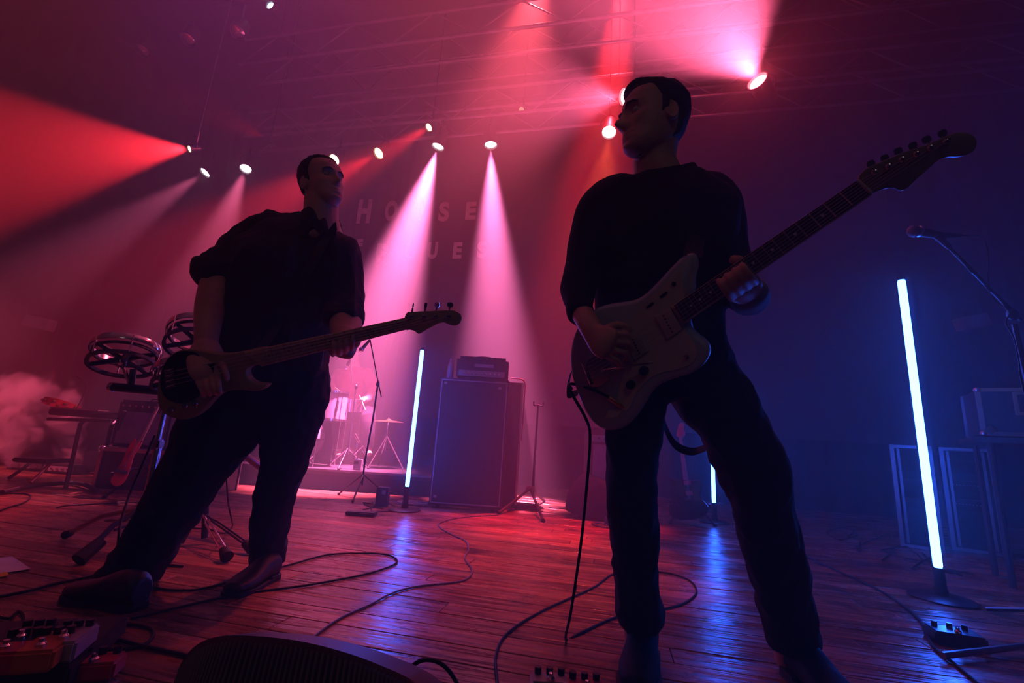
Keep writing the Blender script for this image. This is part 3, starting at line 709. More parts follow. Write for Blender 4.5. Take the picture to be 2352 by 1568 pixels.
# left arm: shoulder, elbow low behind, hand round the neck
loft(body, [pxsec(1635, 465, 1.36, 32), pxsec(1666, 560, 1.34, 28), pxsec(1690, 645, 1.28, 28), pxsec(1722, 690, 1.18, 34), pxsec(1722, 678, 1.10, 32), pxsec(1712, 660, 1.05, 32)])
loft(body, [pxsec(1716, 668, 1.06, 36, .8), pxsec(1708, 660, 1.03, 40, .6), pxsec(1700, 654, 1.01, 36, .5)])
for i, (x, y) in enumerate([(1657, 654), (1675, 641), (1693, 629), (1711, 617)]):
    finger(body, [GF.p(x + 24, y + 32, -.022), GF.p(x + 19, y + 25, .006), GF.p(x + 10, y + 13, .030), GF.p(x - 1, y - 2, .034), GF.p(x - 7, y - 10, .020)], .0086, .0068)
finger(body, [PT(1716, 634, 1.02), PT(1712, 612, 1.01), PT(1698, 598, .995), PT(1682, 596, .985)], .0125, .0100)
bod_g = add('body', fused('body', body, .0042, 2), M_skin, gp, None)
hb = MB(); head_grid(hb, HG, hair_off(.060, -.085, .010, 11, .01, -.035), detail=False)
qf = MB()
qf.ell(HG @ V((.0, .045, .095)), .052, .040, .022, HG.to_3x3().normalized(), 18, 10)
hb.add(qf.v, qf.f)
add('hair', hb, M_hair, gp, 60)
for s_ in (-1, 1): add('eye', MB().ell(HG @ V((s_ * .031, .066, -.001)), .0115, .0115, .0115, None, 14, 8), M_eye, gp)
eb = MB()
for s_ in (-1, 1): eb.tube([HG @ V((s_ * x, y, z)) for x, y, z in ((.014, .092, .017), (.028, .091, .021), (.042, .082, .019), (.052, .071, .013))], [.002, .0035, .003, .0015], 6)
add('eyebrow', eb, M_hair, gp)
sw = MB()
loft(sw, [pxsec(1518, 845, 1.30, 132, .55), pxsec(1512, 780, 1.30, 140, .58), pxsec(1510, 700, 1.30, 142, .6), pxsec(1516, 620, 1.32, 150, .56), pxsec(1520, 540, 1.33, 160, .52), pxsec(1520, 470, 1.35, 160, .48), pxsec(1520, 425, 1.37, 110, .5)], 30, 3, 2.4, .3)
loft(sw, [pxsec(1522, 440, 1.375, 96, .7), pxsec(1520, 414, 1.375, 82, .8), pxsec(1518, 402, 1.375, 76, .8)], 26, 3, 2.1, .12)
loft(sw, [pxsec(1470, 450, 1.36, 46, .9), pxsec(1410, 450, 1.36, 48, 1.0), pxsec(1375, 480, 1.355, 48, 1.05), pxsec(1356, 545, 1.34, 44, 1.0), pxsec(1338, 615, 1.30, 41, 1.0), pxsec(1328, 662, 1.26, 39, 1.0), pxsec(1330, 702, 1.20, 33, 1.0), pxsec(1334, 722, 1.17, 31, 1.0)], 22, 3, 2.1, .25)
loft(sw, [pxsec(1580, 445, 1.36, 50, .9), pxsec(1630, 445, 1.36, 50, 1.0), pxsec(1655, 480, 1.355, 50, 1.05), pxsec(1665, 550, 1.34, 46, 1.05), pxsec(1680, 620, 1.30, 46, 1.05), pxsec(1704, 668, 1.22, 44, 1.0), pxsec(1720, 680, 1.14, 40, 1.0), pxsec(1714, 668, 1.09, 38, 1.0)], 22, 3, 2.1, .25)
sweater = add('sweater', fused('sweater', sw, .0065, 4, .5, .008, 21, (1, 1, .6), 9), M_sweater, gp, None)
# turned back cuffs: pale blue shirt cuff showing under the fretting hand
M_cuff = mat('pale blue shirt cuff', (0.30, 0.38, 0.52), 0.8, bump=0.4, bscale=200)
cf = MB(); loft(cf, [pxsec(1724, 688, 1.13, 41, .9), pxsec(1718, 676, 1.085, 42, .9), pxsec(1710, 664, 1.06, 37, .8)], 20, 3, 2.1, .2)
add('shirt_cuff', fused('shirt_cuff', cf, .0045, 3, .5, .005, 4), M_cuff, gp, None)
tr = MB()
loft(tr, [pxsec(1530, 790, 1.31, 128, .6), pxsec(1542, 850, 1.30, 134, .6), pxsec(1555, 900, 1.30, 128, .6)], 26, 3, 2.2, .2)
loft(tr, [pxsec(1468, 870, 1.30, 76, .9), pxsec(1458, 960, 1.30, 66, .95), pxsec(1450, 1060, 1.30, 59, 1.0), pxsec(1450, 1150, 1.31, 55, 1.0), pxsec(1460, 1270, 1.33, 52, 1.0), pxsec(1466, 1370, 1.36, 51, 1.05), pxsec(1470, 1425, 1.38, 49, 1.1)], 22, 3, 2.15, .12)
loft(tr, [pxsec(1468, 1398, 1.375, 54, 1.05), pxsec(1470, 1424, 1.38, 50, 1.05)], 20, 2, 2.1, .2)
loft(tr, [pxsec(1600, 860, 1.30, 84, .85), pxsec(1650, 930, 1.29, 82, .9), pxsec(1696, 1010, 1.27, 74, .95), pxsec(1732, 1085, 1.26, 76, .95), pxsec(1748, 1150, 1.27, 64, 1.0), pxsec(1772, 1250, 1.29, 62, 1.0), pxsec(1798, 1360, 1.32, 60, 1.05), pxsec(1816, 1440, 1.34, 56, 1.1), pxsec(1822, 1465, 1.345, 54, 1.1)], 22, 3, 2.15, .12)
loft(tr, [pxsec(1830, 1425, 1.35, 34, 1.2), pxsec(1842, 1466, 1.35, 32, 1.2)], 16, 2)
add('trousers', fused('trousers', tr, .0068, 3, .5, .010, 31, (1, 1, .8), 12), M_denim, gp, None)
for hx, hy, dx in ((1480, 1500, -.10), (1822, 1545, -.02)):
    sm = MB(); so = MB(); h_ = fl(hx, hy); t_ = h_ + V((dx, -.27, 0)).normalized() * .31
    shoe(sm, h_, t_, W=.052, H=.115, sole=so)
    loft(sm, [(h_ + V((dx * .3, -.05, .07)), .046, .052), (h_ + V((dx * .2, -.035, .15)), .043, .048)], 16, 2)
    s_ = add('shoe', fused('shoe', sm, .0048, 4), M_boot, gp, None); add('sole', so, M_rubber, s_)
# ------------------------------------------------------------------ guitars
M_wornblond = mat('worn butterscotch bass finish', (0.42, 0.30, 0.15), 0.38, col2=(0.30, 0.20, 0.10), nscale=5, rvar=.1)
M_sonic = mat('pale blue guitar lacquer', (0.46, 0.55, 0.66), 0.25, col2=(0.40, 0.49, 0.60), nscale=4, rvar=.06)
M_mint = mat('aged white pickguard', (0.66, 0.64, 0.56), 0.45, col2=(0.58, 0.56, 0.48), nscale=7)
M_maple = mat('maple neck', (0.55, 0.38, 0.20), 0.35, col2=(0.45, 0.30, 0.15), nscale=9, stretch=(1, 6, 1))
M_rosewood = mat('dark rosewood fingerboard', (0.045, 0.028, 0.020), 0.5, col2=(0.03, 0.018, 0.013), nscale=15)
M_fret = mat('nickel fret wire', (0.6, 0.58, 0.52), 0.25, 1.0)
M_blkplas = mat('black plastic', (0.015, 0.015, 0.017), 0.3)
M_cream = mat('cream plastic pickup cover', (0.60, 0.57, 0.48), 0.4)
M_pearl = mat('pearl inlay', (0.7, 0.7, 0.65), 0.3)
M_string = mat('steel string', (0.6, 0.6, 0.6), 0.3, 1.0)
M_strap = mat('black strap webbing', (0.02, 0.018, 0.018), 0.8, bump=.4, bscale=300)
M_hst = mat('aged pale headstock', (.24, .26, .22), .35)
M_tape = mat('white tape', (0.72, 0.68, 0.66), 0.7)
M_sunred = mat('red guitar finish', (0.45, 0.03, 0.03), 0.25)
def lerp2(a, b, k): return (a[0] + (b[0] - a[0]) * k, a[1] + (b[1] - a[1]) * k)

# bass
bass = thing('bass_guitar', 'worn butterscotch bass guitar with black pickguard held by the man on the left', 'bass guitar', BF.p(450, 880))
outl = [(601, 797), (585, 800), (559, 806), (530, 811), (504, 812), (470, 807), (440, 802), (412, 804), (388, 818), (372, 842), (363, 872), (360, 905), (364, 935), (382, 955), (410, 963), (436, 962), (462, 946), (484, 922), (504, 905), (530, 897), (555, 896), (580, 899), (600, 896), (612, 886), (606, 882), (585, 880), (570, 870), (564, 856), (569, 845), (590, 838), (622, 832), (618, 806), (606, 805)]
op = smooth_path(BF.poly(outl), 3, True)
add('body', MB().slab(op, -BF.n * .042, .006), M_wornblond, bass, 50)
pgo = [(418, 806), (452, 811), (470, 840), (472, 872), (460, 905), (430, 925), (395, 922), (374, 905), (368, 870), (378, 835), (396, 815)]
add('pickguard', MB().quadbox(smooth_path(BF.poly(pgo, .0028), 3, True), -BF.n * .003), M_blkplas, bass)
brd = [(376, 848), (398, 843), (404, 888), (380, 895)]
o_ = add('bridge', MB().quadbox(BF.poly(brd, .012), -BF.n * .010), M_chrome, bass)
for k in range(4):
    a = lerp2((379, 853), (384, 890), k / 3); bb = lerp2((396, 849), (401, 884), k / 3)
    add('saddle', MB().cyl(BF.p(*a, .016), BF.p(*bb, .016), .0038, n=8), M_chrome, o_)
for q in ([(468, 838), (488, 834), (493, 868), (474, 872)], [(452, 868), (474, 864), (478, 896), (457, 900)]):
    add('pickup', MB().slab(BF.poly(q, .012), -BF.n * .014, .002), M_blkplas, bass)
for x, y in ((430, 930), (452, 925), (398, 938)):
    add('knob', MB().lathe([(.011, 0), (.011, .012), (.009, .016), (.0003, .016)], BF.p(x, y, 0), BF.R, 18), M_chrome, bass)
nk = [(600, 802), (930, 729), (945, 726), (945, 758), (930, 757), (622, 834)]
add('neck', MB().slab(BF.poly([(560, 808), (932, 729), (934, 757), (600, 842)], .010), -BF.n * .026, .006, .2), M_maple, bass, 50)
nut = ((931, 731), (934, 756)); br = ((379, 853), (384, 890))
NL = (BF.p(*lerp2(*nut, .5)) - BF.p(*lerp2(*br, .5))).length
up0, lo0, up1, lo1 = BF.p(931, 730, .0115), BF.p(934, 757, .0115), BF.p(600, 801, .0115), BF.p(610, 838, .0115)
def board_pt(f, k, d_tot, U0, L0, U1, L1):
    a = U0.lerp(U1, f); b = L0.lerp(L1, f); return a.lerp(b, k)
fl_len = ((up0 + lo0) / 2 - (up1 + lo1) / 2).length
for n_ in range(1, 21):
    f = NL * (1 - 2 ** (-n_ / 12)) / fl_len
    if f < 1: add('fret', MB().cyl(board_pt(f, .03, 0, up0, lo0, up1, lo1), board_pt(f, .97, 0, up0, lo0, up1, lo1), .0013, n=6), M_fret, bass)
for n_ in (3, 5, 7, 9, 12, 15, 17, 19):
    f = NL * (1 - 2 ** (-(n_ - .5) / 12)) / fl_len
    if f < 1: add('inlay', MB().lathe([(.0032, 0), (.0003, .0004)], board_pt(f, .5, 0, up0, lo0, up1, lo1), BF.R, 12, True), M_rosewood, bass)
hd = [(929, 729), (936, 717), (948, 716), (1030, 712), (1046, 714), (1058, 722), (1060, 734), (1053, 745), (1042, 748), (1028, 744), (1018, 740), (1000, 746), (980, 757), (965, 766), (958, 765), (952, 760), (940, 757), (931, 757)]
add('headstock', MB().slab(smooth_path(BF.poly(hd, .004), 2, True), -BF.n * .015, .002), M_maple, bass, 50)
for k, (x, y) in enumerate([(945, 727), (974, 727), (1000, 726), (1030, 726)]):
    p = BF.p(x, y, .004)
    tn = add('tuner', MB().lathe([(.008, 0), (.0075, .004), (.0045, .006), (.004, .013), (.005, .016), (.0003, .016)], p, BF.R, 14), M_chrome, bass)
    tx = BF.p(x + 4, y - 26, -.010); b0 = BF.p(x + 1, y - 8, -.010)
    kk = MB().cyl(b0, tx.lerp(b0, .3), .003, n=8)
    tw = (.3, .7, 1.2, 1.5)[k]
    R_ = basis((tx - b0), tuple(BF.ax * math.cos(tw) + BF.n * math.sin(tw)))
    kk.box(tx, .022, .005, .018, Matrix((R_.col[0] * math.sin(tw * 1.0 if k else .15) + R_.col[1] * math.cos(tw if k else 1.4), R_.col[1], R_.col[2])).transposed() if False else basis(tx - b0, tuple(BF.ax * math.sin(.15 + k * .45) + BF.n * math.cos(.15 + k * .45))), .0035)
    add('tuning_key', kk, M_chrome, tn)
for k in range(4):
    a = BF.p(*lerp2(*br, .1 + .27 * k), .017); bb = BF.p(*lerp2((932, 733), (934, 753), .1 + .27 * k), .0155); c = BF.p(*[(945, 727), (974, 727), (1000, 726), (1030, 726)][k], .012)
    add('string', MB().tube([a, bb, c], (.0012, .0010, .0009, .0008)[k], 5), M_string, bass)
stp = MB(); sp = [PT(1, 1, 1)] * 0
pts = [BF.p(601, 797, -.02), PT(640, 740, 1.79), PT(690, 650, 1.79), PT(725, 590, 1.81), PT(748, 545, 1.86)]
P = smooth_path(pts, 6); wd = V((1, .2, .45)).normalized() * .022
vs = []; fs = []
for p_ in P: vs += [p_ - wd, p_ + wd, p_ + wd + V((0, .003, 0)), p_ - wd + V((0, .003, 0))]
for i in range(len(P) - 1):
    for k in range(4): fs.append((i * 4 + k, i * 4 + (k + 1) % 4, i * 4 + 4 + (k + 1) % 4, i * 4 + 4 + k))
add('strap', MB().add(vs, fs), M_strap, bass)

# offset guitar
gtr = thing('electric_guitar', 'pale blue offset electric guitar with white pickguard held by the man on the right', 'guitar', GF.p(1470, 800))
outl = [(1585, 582), (1568, 588), (1538, 616), (1503, 654), (1474, 680), (1444, 693), (1397, 700), (1362, 712), (1336, 736), (1316, 770), (1307, 818), (1311, 862), (1327, 912), (1348, 957), (1374, 983), (1400, 991), (1430, 985), (1457, 962), (1480, 927), (1497, 901), (1516, 884), (1546, 872), (1582, 861), (1610, 844), (1626, 822), (1628, 800), (1617, 784), (1600, 770), (1588, 757), (1584, 742), (1578, 728), (1560, 706), (1576, 690), (1592, 668), (1593, 652), (1594, 636), (1600, 613), (1599, 597), (1594, 586)]
add('body', MB().slab(smooth_path(GF.poly(outl), 3, True), -GF.n * .040, .010, .3), M_sonic, gtr, 60)
pg = [(1562, 619), (1541, 639), (1509, 669), (1482, 692), (1460, 722), (1436, 750), (1428, 772), (1436, 800), (1436, 845), (1424, 885), (1418, 915), (1424, 936), (1436, 944), (1446, 936), (1456, 912), (1474, 886), (1498, 865), (1524, 854), (1556, 848), (1585, 836), (1600, 817), (1602, 801), (1590, 783), (1577, 766), (1571, 751), (1570, 735), (1548, 706), (1572, 684), (1570, 664), (1565, 642)]
pgd = add('pickguard', MB().quadbox(smooth_path(GF.poly(pg, .0025), 2, True), -GF.n * .0026), M_mint, gtr)
for q in ([(1503, 727), (1539, 705), (1566, 757), (1533, 779)], [(1436, 783), (1468, 762), (1487, 806), (1458, 828)]):
    pk = add('pickup', MB().slab(GF.poly(q, .009), -GF.n * .008, .003, .25), M_cream, gtr)
    for k in range(6):
        a = lerp2(q[0], q[1], .45); c = lerp2(q[3], q[2], .45); x, y = lerp2(a, c, .15 + .14 * k)
        add('pole_piece', MB().lathe([(.0024, 0), (.0004, .0008)], GF.p(x, y, .0092), GF.R, 8, True), M_black, pk)
for x, y in ((1480, 850), (1450, 882)):
    add('knob', MB().lathe([(.0115, 0), (.0110, .012), (.0095, .015), (.0003, .0152)], GF.p(x, y, .003), GF.R, 20), M_blkplas, gtr)
for x, y in ((1524, 677), (1493, 701)):
    d_ = (GF.p(x + 9, y - 7) - GF.p(x - 9, y + 7)); R_ = basis(GF.n, tuple(d_)); add('slide_switch', MB().box(GF.p(x, y, .0035), .020, .006, .004, R_, .001), M_blkplas, gtr)
add('toggle_switch', MB().lathe([(.006, 0), (.006, .003), (.002, .004), (.002, .013), (.0035, .017), (.0003, .019)], GF.p(1577, 820, .003), GF.R, 14), M_chrome, gtr)
add('roller_switch', MB().lathe([(.005, 0), (.005, .002), (.0003, .002)], GF.p(1548, 652, .003), GF.R, 14), M_blkplas, gtr)
tp = [(1345, 838), (1375, 816), (1402, 836), (1404, 860), (1382, 884), (1360, 888)]
tpl = add('tremolo_plate', MB().quadbox(smooth_path(GF.poly(tp, .002), 3, True), -GF.n * .002), M_chrome, gtr)
add('string_anchor', MB().tube([GF.p(1338, 834, .006), GF.p(1358, 884, .006)], .0032, 8), M_chrome, tpl)
add('tremolo_arm', MB().tube(smooth_path([GF.p(1380, 852, .008), GF.p(1384, 850, .02), GF.p(1410, 846, .030), GF.p(1460, 838, .034), GF.p(1500, 832, .036)], 4), .0025, 8), M_chrome, gtr)
add('bridge', MB().box(GF.p(1428, 815, .010), .012, .075, .010, basis(GF.n, tuple(GF.ax)), .002), M_chrome, gtr)
U0, L0, U1, L1 = GF.p(1969, 414, .012), GF.p(2001, 443, .012), GF.p(1549, 701, .012), GF.p(1573, 738, .012)
nm = MB().slab([U0 + GF.ax * .004, L0 + GF.ax * .004, GF.p(1570, 745, .012), GF.p(1540, 705, .012)], -GF.n * .022, .008, .25)
add('neck', nm, M_maple, gtr, 50)
add('fingerboard', MB().quadbox([U0, L0, L1, U1], GF.n * .004), M_rosewood, gtr)
add('glint', MB().tube([L0 - GF.n * .001 + (L0 - U0).normalized() * .001, L1 - GF.n * .001 + (L1 - U1).normalized() * .001], .003, 6), M_pearl, gtr, label='pale edge binding')  # pale strip standing in for the light along the glossy neck edge
L_ = ((U0 + L0) / 2 - (U1 + L1) / 2).length; SC = L_ / (1 - 2 ** (-21.6 / 12))
for n_ in range(1, 22):
    f = SC * (1 - 2 ** (-n_ / 12)) / L_
    if f < 1: add('fret', MB().cyl(board_pt(f, .02, 0, U0, L0, U1, L1) + GF.n * .0042, board_pt(f, .98, 0, U0, L0, U1, L1) + GF.n * .0042, .0015, n=6), M_fret, gtr)
for n_ in (3, 5, 7, 9, 12, 15, 17, 19):
    f = SC * (1 - 2 ** (-(n_ - .5) / 12)) / L_
    if n_ == 12: 
        for k in (.25, .75): add('inlay', MB().lathe([(.003, 0), (.0003, .0004)], board_pt(f, k, 0, U0, L0, U1, L1) + GF.n * .0042, GF.R, 12), M_pearl, gtr)
    else: add('inlay', MB().lathe([(.003, 0), (.0003, .0004)], board_pt(f, .5, 0, U0, L0, U1, L1) + GF.n * .0042, GF.R, 12), M_pearl, gtr)
add('nut', MB().tube([U0 + GF.n * .004, L0 + GF.n * .004], .0028, 6), M_pearl, gtr)
z7 = lambda x, y: (1680 + x / 3.015, 280 + y / 3.015)
hd = [z7(*q) for q in [(875, 405), (905, 345), (945, 315), (1060, 265), (1200, 205), (1330, 165), (1460, 110), (1560, 72), (1640, 75), (1690, 105), (1702, 150), (1680, 200), (1620, 230), (1560, 240), (1500, 240), (1430, 265), (1380, 310), (1310, 370), (1250, 425), (1215, 460), (1175, 475), (1120, 455), (1060, 462), (1000, 485), (965, 490)]]
add('headstock', MB().slab(smooth_path(GF.poly(hd, .006), 2, True), -GF.n * .014, .002), M_hst, gtr, 50)
tun = [z7(*q) for q in [(990, 350), (1085, 310), (1178, 262), (1280, 225), (1375, 182), (1485, 140)]]
for k, (x, y) in enumerate(tun):
    tn = add('tuner', MB().lathe([(.006, 0), (.005, .003), (.0032, .004), (.003, .011), (.0003, .011)], GF.p(x, y, .006), GF.R, 12), M_chrome, gtr)
    kp = GF.p(x - 8, y - 20, -.004); k0 = GF.p(x - 3, y - 8, -.004)
    add('tuning_key', MB().cyl(k0, kp, .0022, n=8).box(kp, .012, .005, .012, basis(kp - k0, tuple(GF.ax)), .002), M_chrome, tn)
for k in range(6):
    a = GF.p(*lerp2((1338, 836), (1357, 882), .08 + .168 * k), .008); c = GF.p(*lerp2((1413, 793), (1440, 838), .1 + .16 * k), .017); d_ = U0.lerp(L0, .1 + .16 * k) + GF.n * .007; e_ = GF.p(*tun[k], .013)
    add('string', MB().tube([a, c, d_, e_], .00035, 5), M_string, gtr)
add('jack_plug', MB().tube([GF.p(1400, 913, .008), GF.p(1424, 930, .008), GF.p(1432, 936, .004)], [.006, .006, .003], 10), mat('copper plug sleeve', (0.65, 0.25, 0.08), 0.3, 0.6), gtr)
add('tape', MB().quadbox(GF.poly([(1389, 962), (1397, 943), (1424, 937), (1432, 943), (1416, 957)], .0012), -GF.n * .001), M_tape, gtr)
add('strap_button', MB().lathe([(.007, 0), (.004, .006), (.007, .012), (.0003, .013)], GF.p(1312, 890, -.02), basis(-GF.ax, tuple(GF.n)), 12), M_chrome, gtr)
# strap: over the left shoulder, and its tail at the lower bout
def ribbon(pts, wv, th=.003, sub=6):
    P = smooth_path(pts, sub); vs = []; fs = []
    for p_ in P: vs += [p_ - wv, p_ + wv, p_ + wv + V((0, th, 0)), p_ - wv + V((0, th, 0))]
    for i in range(len(P) - 1):
        for k in range(4): fs.append((i * 4 + k, i * 4 + (k + 1) % 4, i * 4 + 4 + (k + 1) % 4, i * 4 + 4 + k))
    fs += [(0, 1, 2, 3), tuple(len(vs) - 1 - k for k in range(4))]
    return MB().add(vs, fs)
add('strap', ribbon([GF.p(1592, 588, -.015), PT(1600, 540, 1.20), PT(1598, 480, 1.245), PT(1596, 430, 1.28), PT(1600, 394, 1.35)], V((.024, .006, 0))), M_strap, gtr)
add('strap_end', ribbon([GF.p(1313, 850, -.018), GF.p(1306, 880, -.022), GF.p(1308, 905, -.03), PT(1330, 900, 1.24)], V((.006, .012, .012))), M_strap, gtr)
single('guitar_cable', MB().tube(smooth_path([GF.p(1400, 913, .008), GF.p(1370, 898, .012), GF.p(1320, 882, -.01), PT(1308, 892, 1.18), PT(1345, 960, 1.22), PT(1355, 1000, 1.25), PT(1349, 1100, 1.27), PT(1334, 1250, 1.30), PT(1312, 1400, 1.33), fl(1300, 1468, .006), fl(1330, 1455, .005), fl(1420, 1415, .005), fl(1500, 1403, .005), fl(1570, 1385, .005), fl(1600, 1358, .005), fl(1580, 1330, .005), fl(1520, 1314, .005), fl(1420, 1314, .005), fl(1360, 1350, .005), fl(1250, 1400, .005), fl(1170, 1450, .005), fl(1140, 1500, .005), fl(1143, 1570, .005), fl(1150, 1640, .005)], 8), .0042, 8), M_cable, 'black cable hanging from the pale blue guitar and looping over the floor', 'cable', fl(1300, 1468), 'cables on the floor')
bpy.data.objects[-1]
single('dangling_strap', ribbon([PT(1517, 905, 1.42), PT(1521, 945, 1.43), PT(1530, 985, 1.44), PT(1552, 1022, 1.44), PT(1590, 1037, 1.43), PT(1628, 1024, 1.38)], V((.004, .003, .012))), M_strap, 'black strap hanging in a curve between the legs of the guitarist', 'strap', PT(1552, 1022, 1.44))
# ------------------------------------------------------------------ backline gear
def RZ(a): return Matrix.Rotation(a, 3, 'Z')
M_redlit = mat('red lit surface', (0.5, 0.03, 0.03), 0.3)  # colour carries the red light on the tambourine hoop and stool leg
M_label = mat('grey name plate', (0.30, 0.28, 0.30), 0.5)
M_led = mat('green screen glow', (0.02, 0.02, 0.02), .4, emit=(0.5, 0.9, 1.0), es=0.6)
M_clear = mat('clear water bottle plastic', (0.25, 0.25, 0.28), 0.08, spec=.8)
M_white = mat('white drum shell', (0.32, 0.30, 0.33), 0.3)
M_cymbal = mat('bronze cymbal', (0.55, 0.36, 0.14), 0.3, 1.0)
M_paper = mat('white paper', (0.75, 0.73, 0.72), 0.8)
M_yel = mat('yellow tape', (0.65, 0.5, 0.05), 0.7)
def corners(t, c, sx, sy, sz, R, r=.03):
    for x in (-1, 1):
        for z in (-1, 1):
            p = c + R @ V((x * (sx / 2 - r * .3), -sy / 2 + r * .3, z * (sz / 2 - r * .3)))
            add('corner_protector', MB().box(p, r, r, r, R, .006), M_black, t)
# tall bass cabinet with amplifier head and bottle
c0 = fl(1067, 1172); Rc = RZ(-.02); W_, D_, Hh = .645, .40, 1.145
cb = thing('bass_cabinet', 'tall black bass speaker cabinet in the centre of the backline', 'speaker cabinet', c0 + V((0, D_ / 2, 0)))
cc = V((c0.x, c0.y + D_ / 2, Hh / 2 + .03))
add('cabinet', MB().box(cc, W_, D_, Hh, Rc, .012), M_tolex, cb)
add('grille', MB().box(cc + Rc @ V((0, -D_ / 2 - .001, .0)), W_ - .05, .010, Hh - .06, Rc, .003), M_grille, cb)
gf = MB()
for x in (-1, 1): gf.box(cc + Rc @ V((x * (W_ / 2 - .017), -D_ / 2 - .003, 0)), .010, .010, Hh - .04, Rc, .002)
for z in (-1, 1): gf.box(cc + Rc @ V((0, -D_ / 2 - .003, z * (Hh / 2 - .022))), W_ - .03, .010, .010, Rc, .002)
add('grille_trim', gf, M_label, cb)
for x, z in ((-.27, .52), (.24, .50), (-.27, -.50)): add('badge', MB().box(cc + Rc @ V((x, -D_ / 2 - .007, z)), .028, .006, .022, Rc, .002), M_alu, cb)
corners(cb, cc, W_, D_, Hh, Rc)
for x in (-1, 1): add('caster', MB().cyl(cc + Rc @ V((x * .25 - .015, -.12, -Hh / 2 - .0)) + V((0, 0, -.0)), cc + Rc @ V((x * .25 + .015, -.12, -Hh / 2)), .03), M_rubber, cb)
add('side_handle', MB().box(cc + Rc @ V((W_ / 2 + .003, 0, .1)), .012, .16, .07, Rc, .004), M_black, cb)
hc = cc + V((.055, -.02, Hh / 2 + .115)); hd_ = thing('amplifier_head', 'black amplifier head on top of the tall bass cabinet', 'amplifier', cc + V((.055, 0, Hh / 2)))
add('case', MB().box(hc, .50, .28, .225, Rc, .03), M_tolex, hd_)
add('front_panel', MB().box(hc + Rc @ V((0, -.141, -.055)), .44, .008, .055, Rc, .003), M_label, hd_)
add('name_plate', MB().box(hc + Rc @ V((.02, -.143, .022)), .18, .006, .030, Rc, .002), M_label, hd_)
for k in range(9): add('knob', MB().lathe([(.010, 0), (.009, .014), (.0003, .015)], hc + Rc @ V((-.17 + .042 * k, -.146, -.058)), Rc @ Matrix.Rotation(math.pi / 2, 3, 'X'), 10), M_chrome, hd_)
add('handle', MB().tube(smooth_path([hc + V((-.08, 0, .112)), hc + V((-.06, 0, .13)), hc + V((.06, 0, .13)), hc + V((.08, 0, .112))], 4), .008, 8), M_rubber, hd_)
bp = V((PT(1053, 862, 4.0).x, cc.y - .10, cc.z + Hh / 2)); bp.x = c0.x - .255
bt = thing('water_bottle', 'clear plastic water bottle beside the amplifier head', 'bottle', bp)
add('bottle', MB().lathe([(.028, 0), (.031, .01), (.029, .04), (.031, .055), (.029, .08), (.031, .1), (.026, .135), (.012, .165), (.012, .18)], bp, None, 20), M_clear, bt)
add('cap', MB().lathe([(.014, .178), (.014, .196), (.0005, .197)], bp, None, 16), M_white, bt)
# second rack behind to the right, edge lit red
rc_ = thing('rack_case', 'black rack case with red lit edge just behind the tall bass cabinet', 'equipment case', V((c0.x + .30, c0.y + .62, 0)))
r0 = V((c0.x + .235, c0.y + .62, .62))
add('shell', MB().box(r0, .46, .45, 1.20, Rc, .008), M_case, rc_)
for x in (-1, 1):
    for y in (-1, 1): add('edge_trim', MB().box(r0 + Rc @ V((x * .23, y * .225, 0)), .022, .022, 1.2, Rc, .003), M_alu, rc_)
for z in (-.35, .0, .35): add('latch', MB().box(r0 + Rc @ V((.235, -.12, z)), .012, .06, .09, Rc, .003), M_alu, rc_)
cw = MB()
for k in range(4): cw.tube(smooth_path([r0 + V((.10 + .012 * k, -.24, .64)), r0 + V((.24, -.20 - .01 * k, .62)), r0 + V((.252, -.19 + .012 * k, .45)), r0 + V((.25, -.17 + .012 * k, .18)), r0 + V((.25, -.18 + .015 * k, .02))], 4), .006, 6)
o_ = single('cable_bundle', cw, mat('red lit cable jacket', (0.5, 0.10, 0.10), .5), 'bundle of cables hanging down the side of the rack behind the bass cabinet', 'cable', r0 + V((.25, -.2, .0)))  # the red light on this side is painted into the cables
# hanging instrument stand right of the cabinet
s0 = fl(1222, 1165); ist = thing('instrument_stand', 'empty tripod guitar stand right of the tall bass cabinet', 'stand', s0)
tp = at(1236, 930, s0.y); hb = at(1218, 1122, s0.y)
add('pole', MB().tube([V((s0.x, s0.y, .12)), V((s0.x, s0.y, .5)), V((tp.x, tp.y, tp.z))], [.014, .012, .010], 10), M_black, ist)
add('hub', MB().box(V((hb.x, hb.y - .01, hb.z)), .09, .06, .05, None, .01), M_alu, ist)
for (x, y) in ((1248, 1196), (1145, 1178), (1250, 1150)):
    f = fl(x, y, .012); o_ = add('leg', MB().tube([V((hb.x, hb.y, hb.z)), f], [.013, .013], 8), M_black, ist)
    add('rubber_foot', MB().tube([f + (V((hb.x, hb.y, hb.z)) - f).normalized() * .04, f], [.016, .017], 8), M_rubber, o_)
add('yoke', MB().tube(smooth_path([tp + V((-.05, -.05, .03)), tp + V((-.045, -.04, -.01)), tp, tp + V((.045, -.04, -.01)), tp + V((.05, -.05, .03))], 4), .007, 8), M_black, ist)
